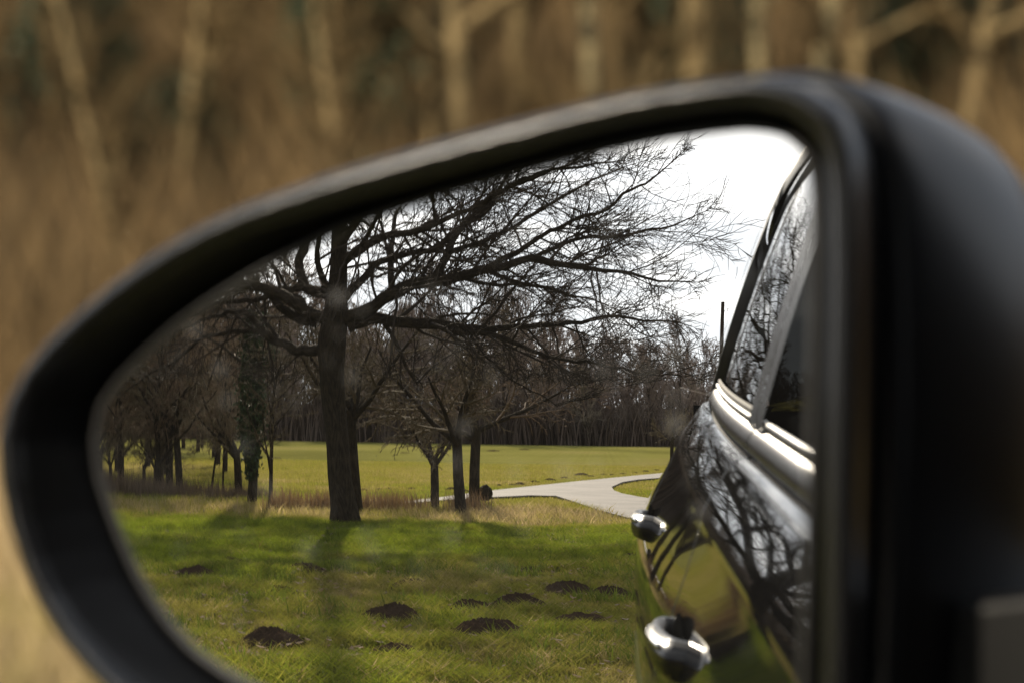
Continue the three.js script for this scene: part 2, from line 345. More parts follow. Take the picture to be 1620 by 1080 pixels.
for (const [i, [x, z, w]] of [[-2.9, 9.84, 0.21], [-2.2, 9.47, 0.25], [-1.18, 9.94, 0.15], [-0.8, 8.92, 0.12], [-1.25, 8.65, 0.22], [-0.08, 7.13, 0.21], [-2.07, 8.11, 0.21], [-1.41, 6.94, 0.14], [0.39, 12.42, 0.12], [-0.95, 5.95, 0.2]].entries()) {
  const m = obj('soil_patch', molehill(i * 5.3 + 40, w * 1.6, 44), M.soil); m.position.set(x, height(x, z) + 0.004, z); m.scale.y = 0.75;
  tag(m, 'low trodden patch of dark mole soil half hidden in the grass', 'soil patch', 'trodden mole soil in the lawn');
}
const FARMOLE = [[-4.13,22.89,0.14],[-3.9,23.26,0.12],[-3.78,23.58,0.1],[-3.39,23.75,0.12],[-2.64,23.8,0.19],[-2.34,23.13,0.16],[-1.95,26.13,0.13],[-1.72,26.54,0.13],[-1.58,26.92,0.19],[-1.35,28.06,0.17],[-1.25,27.75,0.12],[-1.07,29.32,0.21],[-0.78,30.67,0.19],[-0.43,33.13,0.3],[-0.19,32.26,0.19],[0.12,33.86,0.15],[0.33,33.95,0.14],[0.61,34.59,0.17],[0.96,35.84,0.15],[1.29,37.16,0.19],[1.66,38.59,0.18],[-5.88,73.91,0.8],[-9.29,62.96,0.4],[-8.12,68.79,0.6],[-4.53,81.25,0.6]];
{
  const geos = [molehill(91, 1, 16), molehill(57, 1, 16)];
  FARMOLE.forEach(([x, z, w], i) => {
    const m = obj('field_molehill', geos[i % 2], M.soil); m.position.set(x, height(x, z) + 0.01, z); z > 50 ? m.scale.set(w * 1.2, w * 0.3, w) : m.scale.set(w * 1.3, w * 0.85, w * 1.3); m.rotation.y = i * 1.7;
    tag(m, z > 50 ? 'distant dark patch of molehill soil far out in the field' : 'small molehill in the field along the far edge of the lane', 'molehill', z > 50 ? 'molehills far out in the field' : 'molehills along the lane');
  });
}
const LIMBS={
trunk:[[-2.8,-0.03,14.29,0.191],[-2.82,0.21,14.29,0.169],[-2.86,0.47,14.29,0.155],[-2.89,0.86,14.29,0.148],[-2.94,1.25,14.29,0.155],[-2.97,1.57,14.29,0.162],[-2.98,1.87,14.29,0.191],[-2.95,2.16,14.29,0.17],[-2.94,2.42,14.29,0.128],[-2.94,2.69,14.29,0.114],[-2.95,2.95,14.29,0.107],[-2.95,3.28,14.29,0.093],[-2.89,3.69,14.29,0.079],[-2.88,4.16,14.29,0.065],[-2.84,4.85,14.29,0.105],[-2.83,6.2,14.3,0.09],[-2.82,7.6,14.3,0.085],[-2.81,9.0,14.3,0.08],[-2.8,10.0,14.3,0.06],[-2.8,11.0,14.3,0.015]],
L1:[[-2.84,2.13,14.29,0.092],[-2.5,2.24,14.18,0.084],[-2.25,2.39,14.08,0.083],[-1.93,2.48,13.97,0.075],[-1.64,2.52,13.87,0.068],[-1.18,2.59,13.72,0.054],[-0.72,2.68,13.55,0.04],[-0.33,2.62,13.41,0.033],[0.13,2.53,13.24,0.023],[0.57,2.43,13.08,0.014]],
L2:[[-2.8,2.06,14.29,0.085],[-2.51,2.15,14.31,0.077],[-2.15,2.08,14.33,0.07],[-1.8,2.11,14.35,0.063],[-1.44,2.05,14.37,0.049],[-0.97,2.08,14.39,0.038],[-0.63,2.11,14.41,0.035],[-0.28,2.15,14.43,0.028],[0.17,2.19,14.46,0.021],[0.63,2.15,14.49,0.013]],
L3:[[-1.8,2.1,14.35,0.042],[-1.52,2.0,14.3,0.035],[-1.2,1.98,14.25,0.031],[-0.72,1.83,14.17,0.026],[-0.38,1.74,14.11,0.02],[-0.04,1.71,14.05,0.017],[0.29,1.64,13.99,0.014],[0.62,1.6,13.93,0.009],[0.95,1.64,13.87,0.005]],
L4:[[-1.76,2.51,13.87,0.054],[-1.68,2.71,13.9,0.051],[-1.6,2.91,13.93,0.048],[-1.49,3.08,13.96,0.041],[-1.34,3.16,13.98,0.038],[-1.11,3.4,14.03,0.035],[-0.87,3.57,14.07,0.028],[-0.58,3.67,14.11,0.021],[-0.13,3.77,14.18,0.014]],
L5:[[-1.18,2.59,13.72,0.034],[-0.81,2.84,13.8,0.03],[-0.55,3.01,13.85,0.027],[-0.36,3.09,13.89,0.024],[0.02,3.26,13.96,0.021],[0.34,3.49,14.02,0.015],[0.56,3.64,14.07,0.011]],
L6:[[-2.94,2.69,14.29,0.064],[-2.51,2.89,14.04,0.049],[-2.13,2.97,13.83,0.044],[-1.69,3.06,13.59,0.033],[-1.27,3.2,13.33,0.026],[-0.87,3.35,13.07,0.019],[-0.48,3.48,12.81,0.013]],
L7:[[-2.95,2.89,14.29,0.057],[-2.75,3.12,14.09,0.049],[-2.44,3.4,13.81,0.041],[-2.06,3.73,13.47,0.034],[-1.57,4.08,13.03,0.026],[-1.05,4.34,12.6,0.013]],
L8:[[-0.72,2.68,13.55,0.026],[-0.34,2.87,13.75,0.023],[0.05,2.98,13.93,0.02],[0.45,3.06,14.12,0.015],[0.86,3.2,14.3,0.01]],
L9:[[-1.44,2.05,14.37,0.028],[-1.29,1.85,14.29,0.022],[-1.06,1.62,14.19,0.018],[-0.78,1.46,14.09,0.014],[-0.43,1.27,13.96,0.011]],
L10:[[-3.17,2.11,14.29,0.078],[-3.41,2.15,14.21,0.064],[-3.58,2.23,14.14,0.05],[-3.72,2.38,14.07,0.042],[-3.92,2.46,14.0,0.035],[-4.23,2.41,13.89,0.021],[-4.57,2.24,13.76,0.011]],
L11:[[-3.1,2.41,14.29,0.078],[-3.29,2.44,14.39,0.072],[-3.42,2.57,14.49,0.065],[-3.48,2.74,14.59,0.062],[-3.46,2.98,14.74,0.059],[-3.63,3.32,14.95,0.045],[-3.97,3.72,15.2,0.031]],
L12:[[-3.37,2.46,14.39,0.043],[-3.63,2.46,14.38,0.04],[-3.85,2.47,14.37,0.036],[-4.1,2.44,14.36,0.029],[-4.37,2.39,14.35,0.022],[-4.68,2.26,14.34,0.011]],
L13:[[-3.36,2.15,14.21,0.057],[-3.36,2.32,14.28,0.05],[-3.61,2.36,14.38,0.04],[-4.01,2.35,14.52,0.037],[-4.37,2.35,14.64,0.03],[-4.73,2.26,14.77,0.015]],
L14:[[-3.1,1.8,14.29,0.071],[-3.24,1.81,14.29,0.071],[-3.41,1.81,14.28,0.064],[-3.62,1.89,14.27,0.057],[-3.83,2.02,14.27,0.047],[-3.99,2.18,14.26,0.036],[-4.19,2.2,14.26,0.029],[-4.46,2.13,14.25,0.022],[-4.79,2.02,14.24,0.011]],
L15:[[-3.83,2.01,14.27,0.036],[-3.97,2.01,14.29,0.032],[-4.2,1.98,14.33,0.029],[-4.59,1.94,14.39,0.023],[-4.91,1.71,14.45,0.018],[-5.34,1.54,14.52,0.012],[-5.73,1.32,14.59,0.006]],
L16:[[-3.01,2.36,14.29,0.05],[-3.1,2.54,14.19,0.042],[-3.16,2.79,14.06,0.035],[-3.1,3.03,13.93,0.028],[-3.0,3.33,13.77,0.021]],
L17:[[-2.85,2.36,14.29,0.057],[-2.65,2.56,14.34,0.05],[-2.48,2.73,14.38,0.043],[-2.1,2.84,14.45,0.036],[-1.64,2.89,14.53,0.032],[-1.15,3.08,14.62,0.029],[-0.67,3.37,14.72,0.022],[-0.19,3.67,14.82,0.015],[0.19,3.88,14.89,0.007]]};
const RIM_ANGLE=[-3.131,-3.111,-3.049,-3.029,-2.966,-2.947,-2.883,-2.863,-2.799,-2.777,-2.715,-2.691,-2.63,-2.603,-2.544,-2.515,-2.456,-2.427,-2.366,-2.335,-2.273,-2.239,-2.178,-2.138,-2.078,-2.034,-1.974,-1.925,-1.863,-1.811,-1.748,-1.695,-1.63,-1.576,-1.511,-1.458,-1.394,-1.342,-1.28,-1.231,-1.173,-1.127,-1.073,-1.031,-0.98,-0.942,-0.896,-0.861,-0.817,-0.782,-0.735,-0.698,-0.649,-0.616,-0.567,-0.536,-0.484,-0.449,-0.395,-0.354,-0.299,-0.253,-0.197,-0.148,-0.091,-0.04,0.016,0.069,0.123,0.176,0.227,0.278,0.326,0.374,0.419,0.464,0.506,0.547,0.588,0.625,0.669,0.705,0.755,0.786,0.834,0.856,0.906,0.924,0.981,1,1.066,1.083,1.159,1.177,1.263,1.284,1.381,1.403,1.512,1.536,1.652,1.679,1.799,1.828,1.946,1.978,2.089,2.123,2.227,2.26,2.353,2.388,2.469,2.505,2.575,2.61,2.673,2.705,2.763,2.791,2.846,2.871,2.923,2.946,2.996,3.016,3.072,3.091];
const GLASS_R=[0.1065,0.1065,0.106,0.1057,0.1043,0.1038,0.1025,0.1021,0.101,0.1006,0.0994,0.0989,0.0975,0.0968,0.0952,0.0942,0.092,0.0909,0.0887,0.0876,0.0855,0.0845,0.0829,0.0819,0.0804,0.0794,0.0781,0.0771,0.0761,0.0754,0.0748,0.0744,0.0741,0.0741,0.0742,0.0746,0.0752,0.076,0.0771,0.0782,0.0798,0.0812,0.0832,0.0849,0.0872,0.0891,0.0917,0.0938,0.0965,0.0983,0.1001,0.1004,0.0986,0.097,0.0941,0.0924,0.09,0.0886,0.0867,0.0854,0.084,0.083,0.0821,0.0815,0.0811,0.0809,0.081,0.0813,0.0818,0.0825,0.0835,0.0846,0.086,0.0876,0.0893,0.0912,0.0932,0.0954,0.0976,0.0999,0.1021,0.1032,0.1026,0.1011,0.0976,0.0956,0.0911,0.0895,0.085,0.0836,0.079,0.0779,0.0736,0.0727,0.0688,0.068,0.0646,0.064,0.0615,0.061,0.0595,0.0592,0.0586,0.0585,0.0587,0.0589,0.0601,0.0606,0.0624,0.063,0.0652,0.0662,0.0687,0.07,0.0728,0.0744,0.0776,0.0793,0.0828,0.0846,0.0882,0.0899,0.0936,0.0954,0.0993,0.1009,0.1044,0.1051];
const LIP_R=[0.1232,0.1234,0.1232,0.123,0.1223,0.122,0.121,0.1207,0.1195,0.119,0.1174,0.1166,0.1146,0.1136,0.1116,0.1106,0.1084,0.1073,0.105,0.1039,0.1014,0.1001,0.0977,0.0962,0.0941,0.0926,0.0909,0.0896,0.0883,0.0874,0.0866,0.0861,0.0858,0.0857,0.0859,0.0862,0.087,0.0878,0.0891,0.0903,0.0921,0.0938,0.096,0.098,0.1006,0.1028,0.1059,0.1084,0.1114,0.1135,0.1156,0.1163,0.1153,0.1138,0.1111,0.1092,0.1063,0.1045,0.1022,0.1006,0.0988,0.0976,0.0964,0.0956,0.0951,0.0949,0.0949,0.0951,0.0957,0.0965,0.0976,0.0989,0.1004,0.1021,0.104,0.1061,0.1083,0.1107,0.1131,0.1152,0.117,0.1172,0.1159,0.1144,0.1112,0.1093,0.1045,0.1027,0.0977,0.0963,0.0914,0.0902,0.0854,0.0844,0.08,0.0791,0.0754,0.0748,0.0721,0.0716,0.0699,0.0697,0.0691,0.069,0.0696,0.0699,0.0711,0.0715,0.0734,0.0742,0.0771,0.0784,0.0816,0.0832,0.0866,0.0884,0.0919,0.0938,0.0975,0.0995,0.1034,0.1053,0.1095,0.1115,0.1155,0.117,0.1203,0.1212];
// ---------------------------------------------------------------- trees
const tmpA = V(), tmpB = V();
function turned(dir, angle, r) {                // dir bent by angle towards a random side
  tmpA.set(r() - 0.5, r() - 0.5, r() - 0.5).cross(dir).normalize();
  return dir.clone().applyAxisAngle(tmpA, angle).normalize();
}
const SIDES = [10, 7, 5, 4, 3, 3];
// one branch and, level by level, what grows on it. sinks[level] collects the wood.
function branch(sinks, p, d, len, rad, lvl, P, r) {
  const n = Math.max(2, Math.min(9, Math.ceil(len / P.seg[lvl]))), pts = [p.clone()], rs = [rad], dirs = [d.clone()];
  const dir = d.clone(), at = p.clone(), up = P.up[lvl] ?? 0;
  for (let k = 1; k <= n; k++) {
    dir.x += (r() - 0.5) * P.wig[lvl]; dir.y += (r() - 0.5) * P.wig[lvl] + up / n; dir.z += (r() - 0.5) * P.wig[lvl]; if (P.floor && at.y < P.floor + 0.25) dir.y = Math.abs(dir.y) * 0.5 + 0.08; dir.normalize();
    at.addScaledVector(dir, len / n); pts.push(at.clone()); dirs.push(dir.clone());
    rs.push(Math.max(P.min * (k === n ? 0.5 : 1), rad * lerp(1, P.tips?.[lvl] ?? P.tip, k / n)));
  }
  sinks[Math.min(lvl, sinks.length - 1)].add(pts, rs, SIDES[lvl]);
  if (lvl >= P.max) return;
  const kids = P.kids[lvl] * (0.75 + 0.5 * r());
  for (let k = 0; k < kids; k++) {
    const t = P.from[lvl] + (1 - P.from[lvl]) * ((k + r()) / kids), f = t * n, a = Math.min(n - 1, Math.floor(f)), w = f - a;
    const q = pts[a].clone().lerp(pts[a + 1], w), cd = turned(dirs[a + 1], P.ang[lvl] * (0.7 + 0.6 * r()), r);
    if (P.flat) { cd.y *= P.flat; cd.normalize(); }
    branch(sinks, q, cd, len * P.ratio[lvl] * (1 - 0.45 * t) * (0.6 + 0.7 * r()), Math.max(P.min, lerp(rs[a], rs[a + 1], w) * P.thin), lvl + 1, P, r);
  }
}
function makeTree(name, label, P, barkMat, twigMat, seed, parts = true) {
  const r = rngOf(seed), wood = new Tubes(), tw = new Tubes(), t = thing(name, label, 'tree', [0, 0, 0]);
  const sinks = [wood, wood, tw];
  const stems = P.stems ?? 1;
  for (let s = 0; s < stems; s++) {
    const d = V((r() - 0.5) * P.leanOut, 1, (r() - 0.5) * P.leanOut).normalize();
    branch(sinks, V(stems > 1 ? (r() - 0.5) * 0.25 : 0, -0.05, stems > 1 ? (r() - 0.5) * 0.25 : 0), d, P.h * (0.85 + 0.3 * r() * (stems > 1 ? 1 : 0)), P.r * (stems > 1 ? 0.7 : 1), 0, P, r);
  }
  obj('trunk', wood.build(), barkMat, t); obj('crown', tw.build(), twigMat, t);
  t.userData.kindName = name;
  return t;
}
// ---- the spreading old tree behind the car: limbs set one by one, twigs grown on them
{
  const r = rngOf(4242), base = [LIMBS.trunk[0][0], 0, LIMBS.trunk[0][2]];
  const t = thing('spreading_tree', 'old bare tree with thick dark trunk and wide spreading limbs over the lawn', 'tree', base);
  const curve = (L) => { const c = new THREE.CatmullRomCurve3(L.map((q) => V(q[0], q[1], q[2]))), n = L.length * 3, pts = [], rs = []; for (let k = 0; k <= n; k++) { const u = k / n, f = u * (L.length - 1), a = Math.min(L.length - 2, Math.floor(f)); pts.push(c.getPoint(u)); rs.push(lerp(L[a][3], L[a + 1][3], f - a)); } return [pts, rs]; };
  const crown = new Tubes(), P = { seg: [0.5, 0.26, 0.18, 0.12, 0.1, 0.1], wig: [0.3, 0.5, 0.6, 0.65, 0.8, 0.6], up: [0, -0.05, 0.08, 0.08, 0.02], max: 3, kids: [0, 6.5, 7.8, 0], from: [0.1, 0.2, 0.12, 0.15], ang: [0.8, 0.65, 0.6, 0.6, 0.6], ratio: [0.5, 0.72, 0.8, 0.55], thin: 0.6, tip: 0.32, min: 0.0026, flat: 0.85, floor: 1.3 };
  const dress = (pts, rs, density, lenK) => {
    let total = 0; for (let k = 1; k < pts.length; k++) total += pts[k].distanceTo(pts[k - 1]);
    const n = Math.round(total * density);
    for (let k = 0; k < n; k++) {
      const u = 0.12 + 0.88 * ((k + r()) / n), f = u * (pts.length - 1), a = Math.min(pts.length - 2, Math.floor(f)), rad = lerp(rs[a], rs[a + 1], f - a);
      const along = pts[a + 1].clone().sub(pts[a]).normalize(), d = turned(along, 0.75 + 0.5 * r(), r);
      d.y = d.y * 0.8 + 0.06; d.normalize();
      const len = lenK * (0.45 + 0.75 * r()) * (0.5 + 2.2 * Math.min(0.35, rad * 4)) + 0.2;
      branch([crown], pts[a].clone().lerp(pts[a + 1], f - a), d, len, Math.max(0.006, Math.min(rad * 0.5, len * 0.016)), len > 0.75 ? 1 : 2, P, r);
    }
    const end = pts[pts.length - 1], d = end.clone().sub(pts[pts.length - 3]).normalize();
    branch([crown], end, d, 0.4, Math.max(0.006, rs[rs.length - 1]), 1, P, r);
  };
  for (const [k, L] of Object.entries(LIMBS)) {
    const [pts, rs] = curve(L), tb = new Tubes();
    if (k === 'L9') rs.forEach((_, i) => rs[i] *= 0.7); if (k === 'trunk') for (let i = 0; i < pts.length; i++) { const h = pts[i].y; if (h < 0.35) rs[i] *= 1 + 0.22 * Math.pow(1 - clamp(h / 0.35), 2); rs[i] *= 0.88 * (1 + 0.05 * fbm(1, h * 2.3, 4, 2)); }
    if (k !== 'trunk') for (let i = 1; i < pts.length; i++) { rs[i] *= 0.88 + 0.28 * fbm(i * 0.45, L[0][0] * 9, 2, 2); pts[i].x += 0.05 * fbm(i * 0.4, 3, L[0][1] * 5, 2); pts[i].y += 0.09 * fbm(i * 0.4, 9, L[0][1] * 5, 2); }
    tb.add(pts, rs, k === 'trunk' ? 22 : 9);
    obj(k === 'trunk' ? 'trunk' : 'limb', tb.build(base), M.bigBark, t);
    if (k !== 'trunk') dress(pts, rs, k === 'L9' ? 2 : L[L.length - 1][0] > base[0] ? 6.2 : 3.6, k === 'L9' ? 0.7 : 1.15);
  }
  // limbs towards and away from the car, and the upper storey: the same wood swung round the trunk axis
  const ax = LIMBS.trunk[6], more = [['L4', -1.5, 0.95], ['L17', 1.3, 0.85], ['L1', 2.3, 0.8]];
  for (const [k, turn, s] of more) {
    const rot = (q) => { const x = (q[0] - ax[0]) * s, z = (q[2] - ax[2]) * s, c = Math.cos(turn), d = Math.sin(turn); return [ax[0] + x * c + z * d, q[1] + (q[1] - ax[1]) * (s - 1) + 0.05, ax[2] - x * d + z * c, q[3] * s * 0.9]; };
    const L = LIMBS[k].map(rot);
    if (Math.hypot(L[0][0] - ax[0], L[0][2] - ax[2]) > 0.35) L.unshift([ax[0] + 0.02, Math.max(1.9, L[0][1] - 0.45), ax[2], L[0][3] * 1.15]);
    const [pts, rs] = curve(L), tb = new Tubes(); tb.add(pts, rs, 8); obj('limb', tb.build(base), M.bigBark, t); dress(pts, rs, 2.6, 1.1);
  }
  for (let k = 0; k < 7; k++) {                 // the high crown above what the mirror takes in
    const a = k * 2.4, h = lerp(4.6, 9.4, k / 9), d = V(Math.cos(a), 0.75 + 0.6 * r(), Math.sin(a)).normalize(), L = [[ax[0] + 0.05, h, ax[2], 0.075]], len = 2.4 + 0.9 * r();
    const p = V(ax[0], h, ax[2]);
    for (let i = 1; i < 7; i++) { d.x += (r() - 0.5) * 0.4; d.z += (r() - 0.5) * 0.4; d.y += (r() - 0.4) * 0.25; d.normalize(); p.addScaledVector(d, len / 6); L.push([p.x, p.y, p.z, 0.07 * (1 - i / 7.5)]); }
    const [pts, rs] = curve(L), tb = new Tubes(); tb.add(pts, rs, 7); obj('limb', tb.build(base), M.bigBark, t); dress(pts, rs, 1.0, 0.8);
  }
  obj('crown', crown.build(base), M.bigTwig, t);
}
// ---- middle distance: orchard-sized trees
const midP = (o) => ({ seg: [0.7, 0.4, 0.3, 0.22, 0.2], wig: [0.16, 0.4, 0.5, 0.55, 0.6], up: [0.1, 0.1, 0, -0.06, -0.05], max: 4, kids: [9, 8, 6, 4.2], from: [0.32, 0.2, 0.12, 0.12], ang: [0.95, 0.8, 0.75, 0.75], ratio: [0.62, 0.6, 0.55, 0.5], thin: 0.62, tip: 0.28, min: 0.0055, flat: 0.9, leanOut: 0.08, h: 4.2, r: 0.085, ...o, ...(o.fork ? { h: o.fork, tips: [0.8], ratio: [o.spread / o.fork, 0.6, 0.55, 0.5], from: [0.78, 0.15, 0.1, 0.1], ang: [0.75, 0.75, 0.75, 0.75], wig: [0.1, 0.5, 0.55, 0.6, 0.6] } : {}) });
const at = (t, x, z, turn, s, label) => { t.position.set(x, height(x, z), z); t.rotation.y = turn; t.scale.setScalar(s); if (label) t.userData.label = label; return t; };
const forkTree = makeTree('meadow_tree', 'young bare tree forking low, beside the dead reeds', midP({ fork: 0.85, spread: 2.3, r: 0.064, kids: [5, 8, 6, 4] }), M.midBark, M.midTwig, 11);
at(forkTree, -2.22, 17.85, 0.4, 1);
const straightTree = makeTree('meadow_tree', 'bare tree with straight mossy trunk among the dead reeds', midP({ fork: 1.25, spread: 2.7, r: 0.074, kids: [6, 8, 6, 4] }), M.midBark, M.midTwig, 23);
at(straightTree, -1.69, 16.33, 1.1, 1);
const burlTree = makeTree('meadow_tree', 'bare tree with a dark round burl at the foot of its trunk', midP({ fork: 1.35, spread: 2.9, r: 0.086, kids: [5, 8, 6, 4] }), M.midBark, M.midTwigB, 37);
at(burlTree, -1.81, 19.29, 2.2, 1);
{ const g = new THREE.IcosahedronGeometry(0.105, 4), p = g.attributes.position; for (let i = 0; i < p.count; i++) { const v = V().fromBufferAttribute(p, i), k = 1 + 0.5 * fbm(v.x * 16, v.y * 16, v.z * 16, 3); p.setXYZ(i, v.x * k, v.y * k, v.z * k); } g.computeVertexNormals();
  const c = Math.cos(-2.2), s = Math.sin(-2.2), dx = 0.17, dz = -0.03; g.translate(dx * c + dz * s, 0.17, -dx * s + dz * c); obj('burl', g, M.bigBark, burlTree); }
const behind = makeTree('meadow_tree', 'leaning bare tree close behind the big trunk', midP({ fork: 1.5, spread: 2.4, r: 0.08, kids: [5, 8, 6, 4] }), M.midBark, M.midTwig, 51);
at(behind, -3.07, 16.53, 0.2, 1);
const thinTree = makeTree('meadow_tree', 'slender young tree with upswept twigs beside the ivy-clad tree', midP({ from: [0.12, 0.15, 0.1, 0.1], ang: [0.6, 0.7, 0.7, 0.7], h: 3.0, r: 0.032, kids: [13, 6, 4, 3], ratio: [0.5, 0.55, 0.5, 0.5], min: 0.004, up: [0.05, 0.2, 0.05, 0] }), M.midBark, M.midTwig, 61);
at(thinTree, -4.46, 17.3, 0.2, 1);
const lowFork = makeTree('meadow_tree', 'bare tree with low forked crown behind the ivy-clad tree', midP({ fork: 0.85, spread: 2.2, r: 0.068, kids: [5, 8, 6, 4] }), M.midBark, M.midTwig, 71);
at(lowFork, -5.63, 19.81, 0.9, 1);
const pairA = makeTree('meadow_tree', 'straight bare trunk of the close pair in the brushwood', midP({ fork: 1.3, spread: 2.4, r: 0.066, kids: [5, 8, 6, 4] }), M.midBark, M.midTwigB, 81); at(pairA, -6.72, 20.0, 2, 1);
const pairB = makeTree('meadow_tree', 'slanting bare trunk of the close pair in the brushwood', midP({ fork: 1.25, spread: 2.3, r: 0.068, leanOut: 0.4, kids: [5, 8, 6, 4] }), M.midBark, M.midTwig, 82); at(pairB, -6.95, 20.1, 2, 1);
const sap = makeTree('sapling', 'thin twin-stemmed sapling at the edge of the brushwood', midP({ stems: 2, leanOut: 0.25, from: [0.2, 0.15, 0.1, 0.1], h: 2.4, r: 0.03, kids: [9, 5, 4, 3], min: 0.004, max: 3 }), M.midBark, M.midTwig, 91); at(sap, -6.2, 20.4, 0, 1);
// the thicket to the side of the field and farther meadow trees
const wide = makeTree('thicket_tree', 'bare tree in the olive-brown thicket beside the field', midP({ fork: 1.0, spread: 2.8, r: 0.075, kids: [6, 9, 7, 4.5], min: 0.0065 }), M.midBark, M.midTwig, 101);
const wideB = makeTree('thicket_tree', 'bare tree in the olive-brown thicket beside the field', midP({ from: [0.15, 0.15, 0.1, 0.1], h: 4.6, r: 0.075, kids: [13, 8, 6, 4.2], ang: [0.7, 0.8, 0.75, 0.75], min: 0.007 }), M.midBark, M.midTwigB, 103);
{
  const spots = [[-7.25,20.21],[-7.05,19.87],[-7.55,20.5],[-8.15,20.86],[-8.3,20.76],[-8.9,21.6],[-9.6,21.0],[-7.9,22.4],[-9.2,23.6],[-8.5,24.6],[-10.3,25.2],[-11.5,24.2],[-9.6,27.5],[-11.4,29],[-13.2,28.2],[-12.0,33],[-14.2,34],[-16,33.5],[-13.0,38],[-16,41],[-18.5,42],[-11,36.5],[-14,46],[-19,49],[-22,52],[-17.5,55],[-24,58],[-9.0,30.5],[-20.5,62],[-26,66],[-22,70],[-31,74]];
  const g = 'trees of the thicket beside the field';
  const r = rngOf(9);
  spots.forEach(([x, z], i) => {
    const s = (0.66 + 0.32 * r()) * (1 + smooth(24, 70, z) * 0.6) * (i < 5 ? 0.66 : 1);
    if (i === 0) at(wide, x, z, 1, s).userData.group = g; else if (i === 1) at(wideB, x, z, 2, s).userData.group = g;
    else copyOf(i % 2 ? wideB : wide, [x, height(x, z), z], r() * 6.28, [s, s * (0.9 + 0.25 * r()), s], null, g);
  });
}
const rearTree = copyOf(forkTree, [2.87, height(2.87, 53.83), 53.83], 2.5, 1.25, 'lone bare tree at the end of the field behind the car'); rearTree.name = numbered('meadow_tree'); 
// ---- ivy-clad tree
{
  const x = -4.94, z = 18.06, r = rngOf(303);
  const t = makeTree('ivy_tree', 'tree wrapped in dark green ivy up to its crown', midP({ from: [0.4, 0.2, 0.12, 0.12], h: 3.9, r: 0.075, kids: [8, 7, 5, 4] }), M.midBark, M.midTwigB, 111);
  at(t, x, z, 0.3, 1);
  const leaf = new THREE.BufferGeometry(); const p = [], n = [], ix = [];
  const put = (c, s) => { const q = new THREE.Quaternion().setFromEuler(new THREE.Euler(r() * 6.3, r() * 6.3, r() * 6.3)), b = p.length / 3, nn = V(0, 0, 1).applyQuaternion(q); for (const [a, d] of [[0, -1], [0.8, -0.2], [0.45, 0.7], [-0.45, 0.7], [-0.8, -0.2]]) { const v = V(a * s, d * s, 0.15 * s * Math.abs(a)).applyQuaternion(q).add(c); p.push(v.x, v.y, v.z); n.push(nn.x, nn.y, nn.z); } ix.push(b, b + 1, b + 2, b, b + 2, b + 3, b, b + 3, b + 4); };
  for (let k = 0; k < 5200; k++) {
    const h = Math.pow(r(), 0.8) * 2.2 + 0.32, a = r() * 6.283, bulge = 0.085 + 0.08 * smooth(0.4, 1.0, h) * (1 - 0.6 * smooth(1.5, 2.5, h)) + 0.10 * Math.max(0, fbm(a, h * 2.2, 3, 2)) + (r() < 0.1 ? 0.12 * r() : 0);
    put(V(Math.cos(a) * bulge * (0.6 + 0.6 * r()), h, Math.sin(a) * bulge * (0.6 + 0.6 * r())), 0.016 + 0.016 * r());
  }
  for (let k = 0; k < 900; k++) { const a = 5.9 + 0.3 * r(), d = r() * 0.45; put(V(Math.cos(a) * d + (r() - 0.5) * 0.1, 1.5 + d * 1.2 + (r() - 0.5) * 0.16, Math.sin(a) * d), 0.018 + 0.014 * r()); }
  leaf.setAttribute('position', new THREE.Float32BufferAttribute(p, 3)); leaf.setAttribute('normal', new THREE.Float32BufferAttribute(n, 3)); leaf.setIndex(ix);
  tag(obj('ivy', leaf, M.ivy, t), null, null, null, 'stuff');
}
// ---- woodland edge at the far end of the field
{
  const fp = (o) => midP({ max: 3, seg: [1.6, 1.1, 0.8, 0.6], kids: [16, 10, 7], from: [0.15, 0.12, 0.1], ang: [0.7, 0.7, 0.75], ratio: [0.42, 0.55, 0.55], min: 0.022, h: 9.5, r: 0.13, up: [0.1, 0.25, 0.1, 0], flat: 1, ...o });
  const g = 'trees of the woodland edge beyond the field';
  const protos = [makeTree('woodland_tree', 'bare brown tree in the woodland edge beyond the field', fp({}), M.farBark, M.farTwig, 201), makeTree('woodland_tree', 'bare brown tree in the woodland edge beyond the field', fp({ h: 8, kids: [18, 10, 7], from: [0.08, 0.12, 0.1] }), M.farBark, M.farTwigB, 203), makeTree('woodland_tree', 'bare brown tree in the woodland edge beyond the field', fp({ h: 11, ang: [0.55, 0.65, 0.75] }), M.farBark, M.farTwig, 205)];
  const r = rngOf(31); let k = 0;
  for (const [z0, n] of [[116, 46], [124, 52], [134, 58], [147, 58], [163, 50]]) for (let i = 0; i < n; i++) {
    const az = lerp(-0.50, 0.30, (i + r()) / n), z = z0 + (r() - 0.5) * 9 + Math.max(0, (az - 0.02) * 60), x = z * Math.tan(az), h = height(x, z);
    const left = smooth(-0.05, -0.32, az), s = (0.78 + 0.72 * r()) * (0.95 + 0.12 * left) * lerp(1, 0.66, smooth(-0.05, 0.06, az));
    const t = protos[k % 3];
    if (k < 3) { at(t, x, z, r() * 6, s); t.userData.group = g; } else copyOf(t, [x, h, z], r() * 6.28, [s, s * (0.9 + 0.2 * r()), s], null, g);
    k++;
  }
  const bush = []; for (let i = 0; i < 2600; i++) { const az = lerp(-0.5, 0.3, r()), z = 113 + 12 * r() + Math.max(0, (az - 0.02) * 60), x = z * Math.tan(az); bush.push([x, height(x, z), z, 1.1 + 1.7 * r(), r() * 6.28, null]); }
  scatter('woodland_undergrowth', 'dark brown undergrowth along the woodland edge beyond the field', 'undergrowth', tuftGeometry(41, 30, 0.5, 1.7, 0.05, 0.9, 0.5), twig(0.085, 0.062, 0.047), bush);
}
